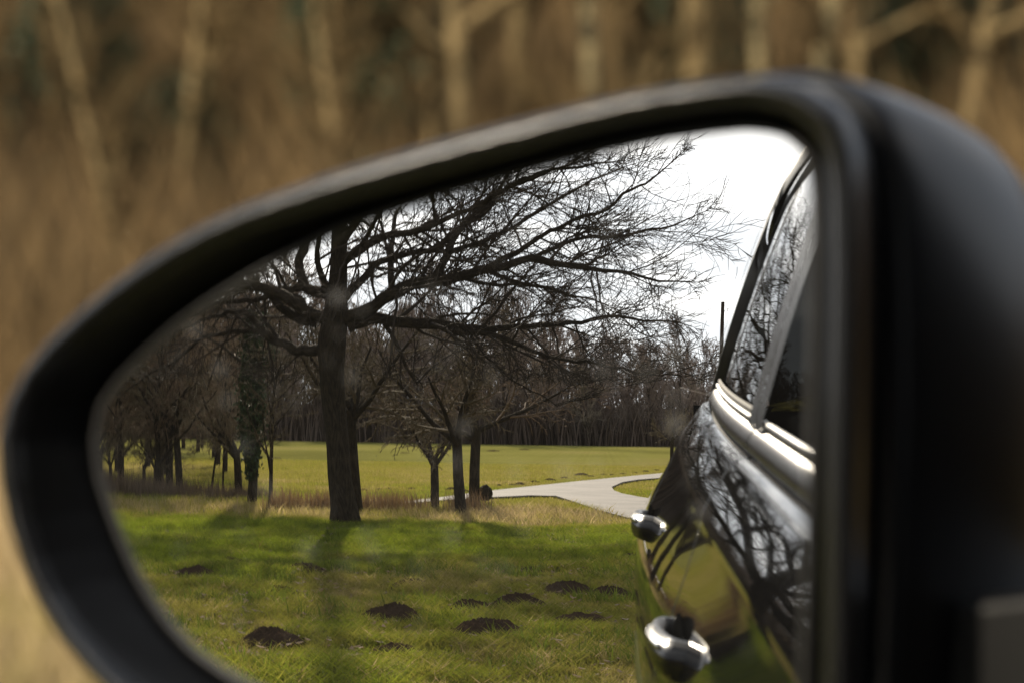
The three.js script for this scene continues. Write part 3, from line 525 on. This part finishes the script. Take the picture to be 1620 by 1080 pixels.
// ---- the wood in front of the car, seen past the mirror
{
  const fp = (o) => midP({ max: 3, seg: [1.4, 0.8, 0.5, 0.4], wig: [0.05, 0.3, 0.4, 0.5], kids: [22, 8, 5], from: [0.2, 0.15, 0.1], ang: [0.95, 0.7, 0.75], ratio: [0.2, 0.5, 0.5], min: 0.008, h: 13, r: 0.14, tip: 0.35, up: [0, 0.3, 0.1, 0], flat: 1, leanOut: 0.06, ...o });
  const pale = makeTree('wood_tree', 'pale sunlit trunk at the edge of the wood past the mirror', fp({ kids: [14, 7, 5], from: [0.35, 0.15, 0.1] }), M.birch, M.forestTwig, 401);
  const tan = makeTree('wood_tree', 'tan trunk at the edge of the wood past the mirror', fp({}), M.beech, M.forestTwig, 402);
  const brown = makeTree('wood_tree', 'brown trunk deeper in the wood past the mirror', fp({ kids: [26, 8, 5], from: [0.08, 0.15, 0.1] }), M.forestBark, M.forestTwig, 403);
  const lean = makeTree('wood_tree', 'leaning slim trunk in the wood past the mirror', fp({ leanOut: 0.5, r: 0.09, h: 9 }), M.beech, M.forestTwig, 404);
  const g = 'trees of the wood in front of the car', r = rngOf(55), first = new Set();
  const place = (t, x, z, s, turn = r() * 6.28, tilt = 0) => {
    const y = height(x, z); let o;
    if (!first.has(t)) { first.add(t); o = at(t, x, z, turn, s); t.userData.group = g; } else o = copyOf(t, [x, y, z], turn, s, null, g);
    if (tilt) o.rotation.set(tilt * 0.6, 0, tilt);
    return o;
  };
  // [pixel column turned to bearing once: x, z on the ground, kind, size]
  for (const [x, z, t, s, tilt] of [[-19.3, -24.6, tan, 1.25, 0.03], [-18.0, -25.6, pale, 0.9, 0.02], [-18.4, -27.2, tan, 0.8, 0], [-17.6, -27.0, tan, 1.3, 0.02], [-17.0, -27.3, pale, 0.7, 0], [-16.7, -27.6, pale, 0.95, -0.13], [-16.3, -27.9, tan, 0.75, -0.05], [-15.6, -29.0, tan, 0.8, -0.14], [-20.6, -26.0, lean, 1.0, 0.3], [-21.7, -23.0, lean, 0.9, -0.25], [-22.3, -22.0, brown, 0.7, 0.06]]) place(t, x, z, s, r() * 6.28, tilt);
  for (let i = 0; i < 118; i++) {
    const q = 27 + 34 * Math.pow(r(), 0.8), a = i < 70 ? lerp(-0.34, 0.34, r()) : (r() < 0.45 ? -1 : 1.15) * lerp(0.34, 0.66, r()), x = 0.44 - 0.599 * q + 0.8 * q * a, z = 0.57 - 0.8 * q - 0.599 * q * a;
    place(r() < 0.6 ? brown : r() < 0.7 ? tan : lean, x, z, 0.45 + 0.5 * r(), r() * 6.28, (r() - 0.5) * 0.12);
  }
  const ug = [], ev = [];
  for (let i = 0; i < 7400; i++) { const q = 20 + 32 * r(), a = i < 3800 ? lerp(-0.36, 0.36, r()) : (r() < 0.45 ? -1 : 1.1) * lerp(0.36, 0.72, r()), x = 0.44 - 0.599 * q + 0.8 * q * a, z = 0.57 - 0.8 * q - 0.599 * q * a, k = 0.45 + 0.5 * fbm(x * 0.3, z * 0.3, 2, 2), b = 0.6 + 0.7 * r(); ug.push([x, height(x, z), z, (0.35 + 0.95 * r()) * smooth(17, 27, q) + 0.25, r() * 6.28, [b, b * (0.92 + 0.1 * k), b * 0.85]]); }
  scatter('wood_undergrowth', 'tan tangle of dead stems and brambles filling the wood past the mirror', 'undergrowth', tuftGeometry(45, 26, 0.4, 2.2, 0.022, 0.7, 0.55), std({ color: lin(0.10, 0.064, 0.025), roughness: 0.95 }), ug);
  // a few dark evergreen bushes among the trunks
  const leafy = (seed) => { const rr = rngOf(seed), p = [], n = [], ix = []; for (let k = 0; k < 2600; k++) { const v = V(rr() - 0.5, rr() - 0.5, rr() - 0.5).normalize().multiplyScalar(0.55 + 0.45 * rr()); v.y = v.y * 1.5 + 1.4; const s = 0.05 + 0.04 * rr(), q = new THREE.Quaternion().setFromEuler(new THREE.Euler(rr() * 6, rr() * 6, rr() * 6)), b = p.length / 3, nn = V(0, 0, 1).applyQuaternion(q); for (const [a, d] of [[-1, 0], [0, -0.5], [1, 0], [0, 0.5]]) { const w = V(a * s, d * s, 0).applyQuaternion(q).add(v); p.push(w.x, w.y, w.z); n.push(nn.x, nn.y, nn.z); } ix.push(b, b + 1, b + 2, b, b + 2, b + 3); } const g = new THREE.BufferGeometry(); g.setAttribute('position', new THREE.Float32BufferAttribute(p, 3)); g.setAttribute('normal', new THREE.Float32BufferAttribute(n, 3)); g.setIndex(ix); return g; };
  const lg = leafy(3), st = new Tubes(); for (let k = 0; k < 5; k++) { const a = k * 1.3; st.add([V(0, -0.1, 0), V(Math.cos(a) * 0.15, 0.8, Math.sin(a) * 0.15), V(Math.cos(a) * 0.5, 1.9, Math.sin(a) * 0.5)], [0.035, 0.025, 0.01], 5); }
  const stg = st.build();
  [[-19.2, -29.5, 0.85, 3.2], [-16.3, -30.0, 0.9, 2.4], [-23.6, -23.2, 0.7, 0.5], [-16.7, -31.0, 1.1, 3.4], [-20.6, -24.6, 0.8, 2.4], [-23.4, -23.1, 0.8, 1.5], [-22.2, -23.6, 0.7, 0.2]].forEach(([x, z, s, dy], i) => {
    const b = thing('evergreen_bush', 'dark evergreen bush between the trunks of the wood', 'bush', [x, height(x, z), z], 'evergreen bushes in the wood'); b.scale.set(s, s * (1 + dy * 0.35), s);
    obj('foliage', lg, M.evergreen, b); obj('stem', stg, M.forestBark, b);
  });
}
// ---- wooden pole standing behind the car
{
  const x = 6.6, z = 75, t = thing('utility_pole', 'weathered wooden pole standing up behind the car roof', 'pole', [x, height(x, z), z]), tb = new Tubes();
  tb.add([V(0, -0.2, 0), V(0.02, 4, 0), V(0.05, 8.05, 0)], [0.13, 0.115, 0.1], 12, 1, 1, true); obj('post', tb.build(), M.farBark, t);
  const pin = new Tubes(); pin.add([V(0.1, 7.55, 0), V(0.32, 7.55, 0), V(0.34, 7.72, 0)], [0.02, 0.02, 0.035], 6, 1, 1, true); obj('insulator', pin.build(), M.farBark, t);
}
// ---------------------------------------------------------------- the black car whose mirror we look into
const CB = [0.96, 0, 0.75], XC = 0.96;
const car = thing('car', 'parked black car with glossy paint, its door mirror filling the picture', 'car', CB);
const paint = phy({ color: lin(0.004, 0.004, 0.0045), roughness: 0.6, specularIntensity: 0, clearcoat: 1, clearcoatRoughness: 0.025 });
const glossBlack = phy({ color: lin(0.012, 0.012, 0.012), roughness: 0.4, specularIntensity: 0.6 });
const plasticGrain = texture(256, (x, y) => 0.5 + 0.7 * torus(x, y, 60, 3, 2)); plasticGrain.repeat.set(40, 40);
const plastic = std({ color: lin(0.004, 0.004, 0.004), roughness: 0.24, bumpMap: plasticGrain, bumpScale: 0.00008 });
const wallPlastic = phy({ color: lin(0.0025, 0.0025, 0.0027), roughness: 0.32, specularIntensity: 0.4, bumpMap: plasticGrain, bumpScale: 0.00008 });
const trim = phy({ color: lin(0.006, 0.0059, 0.0058), roughness: 0.24, specularIntensity: 0.5 });
const rubber = phy({ color: lin(0.006, 0.006, 0.006), roughness: 0.8, specularIntensity: 0.4 });
const recessBlack = phy({ color: lin(0.004, 0.004, 0.004), roughness: 1, specularIntensity: 0 });
const lipPlastic = std({ color: lin(0.006, 0.006, 0.0064), roughness: 0.22, bumpMap: plasticGrain, bumpScale: 0.00006 });
const footPlastic = std({ color: lin(0.006, 0.0058, 0.0056), roughness: 0.36 });
const handleBlack = phy({ color: lin(0.005, 0.005, 0.005), roughness: 0.22, specularIntensity: 0.5 });
const chrome = std({ color: lin(0.72, 0.72, 0.71), metalness: 1, roughness: 0.14 });
const cabin = std({ color: lin(0.02, 0.02, 0.021), roughness: 0.9 });
const carGlass = phy({ color: lin(0.022, 0.023, 0.023), transmission: 1, roughness: 0, thickness: 0, specularIntensity: 1 });
const rimMetal = std({ color: lin(0.5, 0.5, 0.5), metalness: 1, roughness: 0.3 });

const table = (pairs) => (x) => { let i = 1; while (i < pairs.length - 1 && x > pairs[i][0]) i++; const [a, va] = pairs[i - 1], [b, vb] = pairs[i]; return lerp(va, vb, clamp((x - a) / (b - a))); };
const profile = table([[-0.78, 0.165], [-0.70, 0.135], [-0.6, 0.12], [-0.5, 0.106], [-0.42, 0.097], [-0.34, 0.085], [-0.28, 0.083], [-0.23, 0.088], [-0.19, 0.101], [-0.155, 0.113], [-0.12, 0.126], [-0.095, 0.134], [-0.078, 0.139], [-0.066, 0.142], [-0.058, 0.1435], [-0.052, 0.1465], [-0.04, 0.1535], [-0.028, 0.161], [-0.016, 0.1685], [-0.008, 0.1745], [-0.003, 0.179], [0, 0.184]]);
const HS = [0, -0.003, -0.008, -0.016, -0.028, -0.04, -0.052, -0.058, -0.066, -0.078, -0.095, -0.12, -0.155, -0.19, -0.23, -0.28, -0.34, -0.42, -0.5, -0.6, -0.7, -0.78];
const beltY = (z) => 0.885 + 0.08 * clamp(z, -2, 2.1) + (z > 2.1 ? (z - 2.1) * 0.01 : 0);
const taper = (z, h) => { const k = lerp(0.35, 1, smooth(-0.22, 0, h)); return (z > 1.2 ? 0.05 * (z - 1.2) ** 2 * k : 0) + (z > 2.3 ? 0.42 * (z - 2.3) ** 2 : 0) + (z < 0 ? 0.05 * z * z + (z < -0.9 ? 0.5 * (z + 0.9) ** 2 : 0) : 0); };
const flank = (z, h) => profile(h) + taper(z, h);
const archY = (z) => { let y = 0.2; for (const zw of [-0.62, 2.02]) { const d = Math.abs(z - zw); if (d < 0.37) y = Math.max(y, 0.31 + Math.sqrt(0.37 * 0.37 - d * d)); } return y; };
const glassX = (z, t) => 0.194 + taper(z, 0) + 0.25 * t + 0.17 * t * t;
const roofY = (z) => 1.455 - 0.05 * ((z - 1.0) / 1.3) ** 2;
const carPart = (name, geo, mat, parent = car) => { geo.translate(-CB[0], -CB[1], -CB[2]); return obj(name, geo, mat, parent); };
const both = (f) => { f(1); f(-1); };
const sided = (s, v) => (s > 0 ? v : V(2 * XC - v.x, v.y, v.z));
function sidePanel(s, z0, z1, inset = 0) {                 // a panel of the flank with tight edges turned in
  const n = Math.max(10, Math.round((z1 - z0) / 0.025)), m = HS.length - 1, zs = [[z0, 0.012], [z0, 0.0006], [z0 + 0.0012, 0], [z0 + 0.004, 0]];
  for (let i = 1; i < n; i++) zs.push([lerp(z0, z1, i / n), 0]);
  zs.push([z1 - 0.004, 0], [z1 - 0.0012, 0], [z1, 0.0006], [z1, 0.012]);
  return grid((u, v) => {
    const [z, edge] = zs[Math.round(u * (zs.length - 1))], j = Math.round(v * m), h = Math.max(HS[j], archY(z) - beltY(z));
    return sided(s, V(flank(z, h) + inset + edge + (j ? 0 : 0.006), beltY(z) + h, z));
  }, zs.length - 1, m, s < 0);
}
both((s) => {
  carPart('body_side', sidePanel(s, -1.25, 2.78, 0.018), cabin);
  carPart('front_wing', sidePanel(s, -1.3, -0.055), paint);
  const fd = carPart('front_door', sidePanel(s, -0.05, 1.0985), paint);
  const rd = carPart('rear_door', sidePanel(s, 1.102, 2.02), paint);
  carPart('rear_wing', sidePanel(s, 2.025, 2.82), paint);
  // belt mouldings, window seals
  const strip = (name, z0, z1, t0, t1, out, mat, par) => carPart(name, grid((u, v) => { const z = lerp(z0, z1, u), t = lerp(t0, t1, v), b = Math.sin(v * Math.PI); return sided(s, V(glassX(z, t) - out * Math.pow(b, 0.6) + 0.002, beltY(z) + t, z)); }, 40, 10, s < 0), mat, par);
  strip('belt_moulding', -0.03, 1.096, 0.000, 0.030, 0.009, trim, fd); strip('window_seal', 0.0, 1.07, 0.031, 0.040, 0.004, trim, fd);
  strip('belt_moulding', 1.104, 2.0, 0.000, 0.030, 0.009, trim, rd); strip('window_seal', 1.16, 1.97, 0.031, 0.039, 0.005, trim, rd); strip('window_seal', 1.16, 1.96, 0.0395, 0.046, 0.003, rubber, rd);
  const sheet = (zf, zb, t0, tTop, out, nu = 12, nv = 16) => grid((u, v) => { const top = (z) => roofY(z) - tTop - beltY(z), zz0 = zf(0), t = lerp(t0, top(lerp(zf(1), zb(1), u)), v), z = lerp(zf(v), zb(v), u); return sided(s, V(glassX(z, t) - out, beltY(z) + t, z)); }, nu, nv, s < 0);
  // pillars, door frames and glass
  carPart('door_pillar', sheet(() => 1.045, () => 1.098, 0.03, 0.055, 0.004), trim, fd);
  carPart('door_pillar', sheet(() => 1.104, () => 1.16, 0.03, 0.055, 0.004), trim, rd);
  carPart('pillar_edge', sheet(() => 1.16, () => 1.172, 0.03, 0.055, -0.002), rubber, rd);
  const zr = (v) => 1.97 - 0.20 * v * v;
  carPart('rear_door_glass', sheet(() => 1.165, zr, 0.03, 0.05, -0.007, 20, 20), carGlass, rd);
  carPart('rear_door_frame', sheet(zr, (v) => zr(v) + 0.07, 0.0, 0.03, 0.013, 6, 24), trim, rd);
  carPart('rear_pillar', sheet((v) => zr(v) + 0.074, (v) => 2.78 - 0.32 * v, 0.0, 0.03, 0.006, 14, 24), glossBlack);
  if (s < 0) { carPart('front_door_glass', sheet((v) => lerp(-0.05, 0.42, v), () => 1.06, 0.03, 0.05, -0.006), carGlass, fd); }
  carPart('roof_frame', grid((u, v) => { const z = lerp(0.36, 2.5, u), t = roofY(z) - lerp(0.075, 0.028, v) - beltY(z); return sided(s, V(glassX(z, t) - 0.003 - 0.004 * Math.sin(v * 3.14), beltY(z) + t, z)); }, 40, 6, s < 0), glossBlack);
  const a = new Tubes(), ap = []; for (let k = 0; k <= 12; k++) { const u = k / 12, z = lerp(-0.50, 0.40, u), y = lerp(0.9, roofY(0.4) - 0.04, u) + 0.05 * Math.sin(u * 3.1); ap.push(sided(s, V(glassX(z, y - beltY(z)) + 0.02, y, z))); }
  a.add(ap, ap.map(() => 0.032), 10, 1, 1.3, true); carPart('windscreen_pillar', a.build(), paint);
  const sail = new THREE.Shape([[-0.44, 0.89], [-0.07, 0.885], [-0.075, 1.02], [-0.16, 1.05]].map(([z, y]) => new THREE.Vector2(z, y)));
  const sg = new THREE.ExtrudeGeometry(sail, { depth: 0.02, bevelEnabled: true, bevelSize: 0.004, bevelThickness: 0.004, bevelSegments: 2 }); sg.rotateY(-Math.PI / 2); sg.translate(0.225, 0, 0); if (s < 0) { sg.translate(2 * (XC - 0.215), 0, 0); }
  carPart('mirror_sail', sg, plastic, fd);
  // pull handles
  for (const [z, y, par] of [[0.99, 0.792, fd], [1.87, 0.852, rd]]) {
    const hx = (zz) => flank(zz, y - beltY(zz)), bar = new Tubes(), pts = [], rs = [], cap = new Tubes(), cp = [];
    for (let k = 0; k <= 20; k++) { const u = k / 20, zz = z + lerp(-0.088, 0.088, u), e = Math.pow(Math.sin(u * Math.PI), 0.3); pts.push(sided(s, V(hx(zz) + 0.009 - 0.027 * e, y + 0.004 * e, zz))); rs.push(0.0150); }
    bar.add(pts, rs, 16, 1.3, 0.55, true); carPart('handle', bar.build(), handleBlack, par);
    for (let k = 3; k <= 17; k++) { const q = pts[k]; cp.push(V(q.x - s * 0.0075, q.y + 0.009, q.z)); }
    cap.add(cp, cp.map(() => 0.0032), 12, 1.2, 0.7, true); carPart('handle_trim', cap.build(), chrome, par);
    const cup = new THREE.SphereGeometry(1, 24, 16); cup.scale(0.006, 0.034, 0.066); const c = sided(s, V(hx(z) + 0.0052, y, z)); cup.translate(c.x, c.y, c.z); carPart('handle_recess', cup, recessBlack, par);
  }
  // slim bright rub strip low on the doors
  for (const [z0, z1, par] of [[0.02, 1.08, fd], [1.12, 1.9, rd]]) carPart('rub_strip', grid((u, v) => { const z = lerp(z0, z1, u), y = lerp(0.665, 0.690, v); return sided(s, V(flank(z, y - beltY(z)) - 0.006 * Math.sin(v * 3.1416), y, z)); }, 30, 6, s > 0), chrome, par);
  // wheels
  for (const zw of [-0.62, 2.02]) {
    const w = new THREE.Group(); w.name = 'wheel'; car.add(w); w.position.set((s > 0 ? 0.215 : 2 * XC - 0.215) - CB[0], 0.315, zw - CB[2]);
    const prof = [[0.2, -0.1], [0.24, -0.105], [0.295, -0.1], [0.312, -0.08], [0.315, -0.03], [0.315, 0.03], [0.312, 0.08], [0.295, 0.1], [0.24, 0.105], [0.2, 0.1]].map(([r, y]) => new THREE.Vector2(r, y));
    const ty = new THREE.LatheGeometry(prof, 40); ty.rotateZ(Math.PI / 2); obj('tyre', ty, rubber, w);
    const sp = [new THREE.TorusGeometry(0.2, 0.016, 8, 40).rotateY(Math.PI / 2).translate(-0.085 * s, 0, 0)]; for (let k = 0; k < 5; k++) sp.push(new THREE.BoxGeometry(0.03, 0.2, 0.05).translate(0, 0.1, 0).rotateX((k * 2 * Math.PI) / 5).translate(-0.07 * s, 0, 0)); sp.push(new THREE.CylinderGeometry(0.05, 0.05, 0.05, 20).rotateZ(Math.PI / 2).translate(-0.07 * s, 0, 0));
    obj('rim', mergeGeometries(sp.map((q) => { const g = q.index ? q.toNonIndexed() : q; return g; })), rimMetal, w);
  }
});
// roof, bonnet, screens, ends
carPart('roof', grid((u, v) => { const z = lerp(0.40, 2.5, u), t = roofY(z) - 0.03 - beltY(z), x0 = glassX(z, t), w = XC - x0, c = v * 2 - 1; return V(XC + c * w, roofY(z) - 0.03 + 0.055 * (1 - Math.abs(c) ** 3.2), z); }, 40, 40, true), paint);
carPart('headlining', grid((u, v) => { const z = lerp(0.42, 2.45, u), t = roofY(z) - 0.03 - beltY(z), w = XC - glassX(z, t) - 0.02, c = v * 2 - 1; return V(XC + c * w, roofY(z) - 0.05 + 0.04 * (1 - Math.abs(c) ** 3.2), z); }, 10, 10, false), cabin);
carPart('bonnet', grid((u, v) => { const z = lerp(-1.34, -0.46, u), x0 = flank(z, 0), w = XC - x0, c = v * 2 - 1; return V(XC + c * w, beltY(z) - 0.004 + 0.07 * (1 - Math.abs(c) ** 3) * smooth(-1.4, -0.7, z) - 0.12 * smooth(-1.1, -1.4, z), z); }, 24, 30, true), paint);
carPart('front_bumper', grid((u, v) => { const c = u * 2 - 1, z = -1.34 - 0.14 * (1 - c * c), w = XC - flank(-1.3, -0.2); return V(XC + c * w, lerp(0.72, 0.2, v), z - 0.05 * Math.sin(v * 3.1)); }, 30, 14, true), paint);
carPart('windscreen', grid((u, v) => { const z = lerp(-0.46, 0.42, v), y = lerp(0.92, roofY(0.42) - 0.01, v) + 0.05 * Math.sin(v * 3.1), w = XC - glassX(z, y - beltY(z)), c = u * 2 - 1; return V(XC + c * w, y, z - 0.1 * (1 - c * c)); }, 20, 14, true), carGlass);
carPart('tailgate', grid((u, v) => { const c = u * 2 - 1, w = XC - flank(2.8, -0.2); return V(XC + c * w, lerp(1.06, 0.25, v), 2.8 + 0.06 * (1 - c * c) + 0.03 * Math.sin(v * 3.1)); }, 24, 14, false), paint);
carPart('rear_screen', grid((u, v) => { const z = lerp(2.8, 2.48, v), y = lerp(1.05, roofY(2.5) + 0.005, v), w = XC - glassX(z, y - beltY(z)), c = u * 2 - 1; return V(XC + c * w, y, z + 0.05 * (1 - c * c)); }, 20, 12, false), carGlass);
carPart('floor_pan', new THREE.BoxGeometry(1.48, 0.06, 3.9).translate(XC, 0.24, 0.75), cabin);
carPart('dashboard', new THREE.BoxGeometry(1.3, 0.24, 0.42).translate(XC + 0.02, 0.76, -0.22), cabin);
for (const x of [0.62, 1.3]) {
  const bk = new THREE.CapsuleGeometry(0.2, 0.36, 6, 16); bk.scale(1.05, 1, 0.36); bk.rotateX(0.25); bk.translate(x, 0.8, 1.12); const hd = new THREE.CapsuleGeometry(0.07, 0.12, 6, 12); hd.rotateZ(Math.PI / 2); hd.translate(x, 1.2, 1.24); const st = new THREE.CapsuleGeometry(0.2, 0.3, 6, 16); st.rotateX(Math.PI / 2); st.scale(1.1, 0.45, 1); st.translate(x, 0.5, 0.85);
  const seat = carPart('seat', mergeGeometries([bk, st]), cabin); const head = obj('headrest', hd.translate(-CB[0], -CB[1], -CB[2]), cabin, seat);
}
carPart('door_card', new THREE.BoxGeometry(0.05, 0.48, 1.0).translate(0.245, 0.63, 0.56), cabin);

// ---- the door mirror
{
  const R = 1.25, cen = [0.00794, -0.00585];
  const g = new THREE.Group(); g.name = 'door_mirror'; car.add(g);
  g.userData.label = 'door mirror in black housing, its glass showing the meadow behind';
  const bx = V(0.962278, 0, -0.272066), by = V(-0.005431, 0.999801, -0.019209), bz = V(0.272012, 0.019962, 0.962087);
  g.quaternion.setFromRotationMatrix(new THREE.Matrix4().makeBasis(bx, by, bz)); g.position.set(0 - CB[0], 1.0 - CB[1], 0 - CB[2]);
  const N = RIM_ANGLE.length, sag = (a, b) => Math.sqrt(R * R - a * a - b * b) - R;
  const pt = (i, r, c) => { const k = ((i % N) + N) % N, a = cen[0] + Math.cos(RIM_ANGLE[k]) * r, b0 = cen[1] + Math.sin(RIM_ANGLE[k]) * r, b = b0 > 0 && c < -0.012 ? b0 * (1 + 3.1 * (c + 0.012)) : b0; return V(a, b, c === undefined ? sag(a, b) : c); };
  { // curved glass: a patch of a sphere, silvered, with dust and dried drops on it
    const K = 28, p = [], n = [], u = [], ix = [];
    for (let k = 0; k <= K; k++) for (let i = 0; i <= N; i++) { const q = pt(i, GLASS_R[i % N] * (k / K)), nn = q.clone().sub(V(0, 0, -R)).normalize(); p.push(q.x, q.y, q.z); n.push(nn.x, nn.y, nn.z); u.push(q.x / 0.24 + 0.5, q.y / 0.24 + 0.5); }
    for (let k = 0; k < K; k++) for (let i = 0; i < N; i++) { const a = k * (N + 1) + i, b = a + 1, c = a + N + 1, d = c + 1; ix.push(a, c, b, b, c, d); }
    const gg = new THREE.BufferGeometry(); gg.setAttribute('position', new THREE.Float32BufferAttribute(p, 3)); gg.setAttribute('normal', new THREE.Float32BufferAttribute(n, 3)); gg.setAttribute('uv', new THREE.Float32BufferAttribute(u, 2)); gg.setIndex(ix);
    const r = rngOf(17), S = 512, d = new Float32Array(S * S);
    const spot = (a, b, rad, k) => { const cx = (a / 0.24 + 0.5) * S, cy = (b / 0.24 + 0.5) * S, q = (rad / 0.24) * S; for (let y = Math.max(0, Math.floor(cy - q)); y < Math.min(S, cy + q); y++) for (let x = Math.max(0, Math.floor(cx - q)); x < Math.min(S, cx + q); x++) { const e = Math.hypot(x - cx, y - cy) / q; if (e < 1) d[y * S + x] += k * (0.55 + 0.45 * smooth(0.3, 0.85, e)) * (1 - smooth(0.85, 1, e)); } };
    for (let k = 0; k < 46; k++) spot((r() - 0.55) * 0.15, (r() - 0.45) * 0.09 + 0.0, 0.0012 + 0.0018 * r() * r(), 0.03 + 0.075 * r());
    for (let k = 0; k < 500; k++) spot((r() - 0.5) * 0.2, (r() - 0.5) * 0.16, 0.0004 + 0.0005 * r(), 0.02 + 0.05 * r());
    const dust = texture(S, (x, y) => { const v = d[Math.round(y * S) * S + Math.round(x * S)] || 0, film = 0.001 + 0.004 * clamp(0.5 + fbm(x * 6, y * 6, 3, 4)); return [1, 1, 1 - clamp(v + film)]; });
    obj('mirror_glass', gg, std({ color: lin(0.86, 0.86, 0.85), metalness: 1, metalnessMap: dust, roughness: 0.0 }), g);
  }
  const rings = (list, mat, name, close) => {
    const gg = grid((u, v) => { const i = Math.round(u * N), k = Math.round(v * (list.length - 1)), [r, c] = list[k](i % N); return pt(i, r, c); }, N, list.length - 1, false);
    // the seam of the ring shares its normals
    const nn = gg.attributes.normal, w = N + 1; for (let k = 0; k < list.length; k++) { const a = k * w, b = k * w + N, v = V().fromBufferAttribute(nn, a).add(V().fromBufferAttribute(nn, b)).normalize(); nn.setXYZ(a, v.x, v.y, v.z); nn.setXYZ(b, v.x, v.y, v.z); }
    return obj(name, gg, mat, g);
  };
  const gr = (i) => GLASS_R[i % N], lr = (i) => LIP_R[i % N] + 0.0004 + 0.0030 * smooth(0.3, 1, -Math.cos(RIM_ANGLE[i % N])), sg = (i) => pt(i, gr(i)).z;
  const mix = (i, t, off = 0) => lerp(gr(i), lr(i), t) + off;
  rings([(i) => [gr(i) - 0.003, sg(i) - 0.006], (i) => [gr(i) + 0.0014, sg(i) - 0.005], (i) => [gr(i) + 0.0022, sg(i) - 0.002], (i) => [mix(i, 0.3), sg(i) + 0.001], (i) => [mix(i, 0.52), 0.0035], (i) => [lr(i) - 0.0072, 0.0085], (i) => [lr(i) - 0.0066, 0.0100]], wallPlastic, 'mirror_frame');
  rings([(i) => [lr(i) - 0.0068, 0.0097], (i) => [lr(i) - 0.0064, 0.0108], (i) => [lr(i) - 0.0050, 0.0127], (i) => [lr(i) - 0.0032, 0.0136], (i) => [lr(i) - 0.0014, 0.0132], (i) => [lr(i) - 0.0002, 0.0117], (i) => [lr(i) + 0.0005, 0.0095], (i) => [lr(i) + 0.0008, 0.006], (i) => [lr(i) + 0.001, -0.006], (i) => [lr(i) + 0.0006, -0.0085], (i) => [lr(i) - 0.002, -0.009]], lipPlastic, 'frame_lip');
  { const tb = new Tubes(), pts = [], rs = []; for (let i = 0; i <= N; i++) { const q = pt(i, gr(i) + 0.0006); q.z += 0.0002; pts.push(q); rs.push(0.0011); } tb.add(pts, rs, 10); obj('glass_edge', tb.build(), std({ color: lin(0.03, 0.029, 0.028), roughness: 0.3 }), g); }
  const inb = (i) => smooth(0.2, 1, Math.cos(RIM_ANGLE[i]));         // the side towards the car is fuller
  const shell = [[-0.0015, -0.0105], [0.0012, -0.0106], [0.0028, -0.013], [0.0042, -0.02], [0.0055, -0.032], [0.0058, -0.048], [0.0045, -0.066], [0.001, -0.084], [-0.008, -0.102], [-0.022, -0.118], [-0.042, -0.130]].map(([dr, c]) => (i) => [Math.max(0.004, lr(i) + dr - 0.0045 * smooth(0.012, 0.03, -c) * (1 - inb(i)) + inb(i) * -c * 0.35), c]);
  shell.push((i) => [lr(i) * 0.2, -0.1365], () => [0.0005, -0.137]);
  rings(shell, phy({ color: lin(0.004, 0.004, 0.0045), roughness: 0.3, specularIntensity: 0.8 }), 'mirror_cap');
  // foot joining the housing to the door
  const foot = new THREE.Shape(); foot.moveTo(0, 0.002); foot.lineTo(0.12, 0.0); foot.lineTo(0.12, 0.045); foot.bezierCurveTo(0.08, 0.04, 0.05, 0.026, 0.012, 0.023); foot.quadraticCurveTo(0, 0.022, 0, 0.012);
  const fg = new THREE.ExtrudeGeometry(foot, { depth: 0.085, bevelEnabled: true, bevelSize: 0.003, bevelThickness: 0.003, bevelSegments: 3, curveSegments: 14 });
  fg.translate(0.088, 0.929, -0.15); fg.applyMatrix4(new THREE.Matrix4().makeBasis(bx, by, bz).setPosition(0, 1.0, 0).invert());
  obj('mirror_foot', fg, footPlastic, g);
}
// pale dry stem hooked on the rear window frame
{ const tb = new Tubes(), c = new THREE.CatmullRomCurve3([V(0.222, 1.056, 1.93), V(0.206, 1.060, 1.9), V(0.185, 1.064, 1.89), V(0.166, 1.0685, 1.9), V(0.1655, 1.066, 1.9), V(0.170, 1.058, 1.9), V(0.178, 1.052, 1.9), V(0.182, 1.0515, 1.9)]), pts = c.getPoints(24); tb.add(pts, pts.map((_, i) => 0.0006 * (1.15 - i / 40)), 5, 1, 1, true); tag(obj('dry_stem', tb.build(), std({ color: lin(0.5, 0.42, 0.34), roughness: 0.7 })), 'pale hooked dry stem caught on the car by the rear window', 'stem'); }
renderer.render(scene, camera);
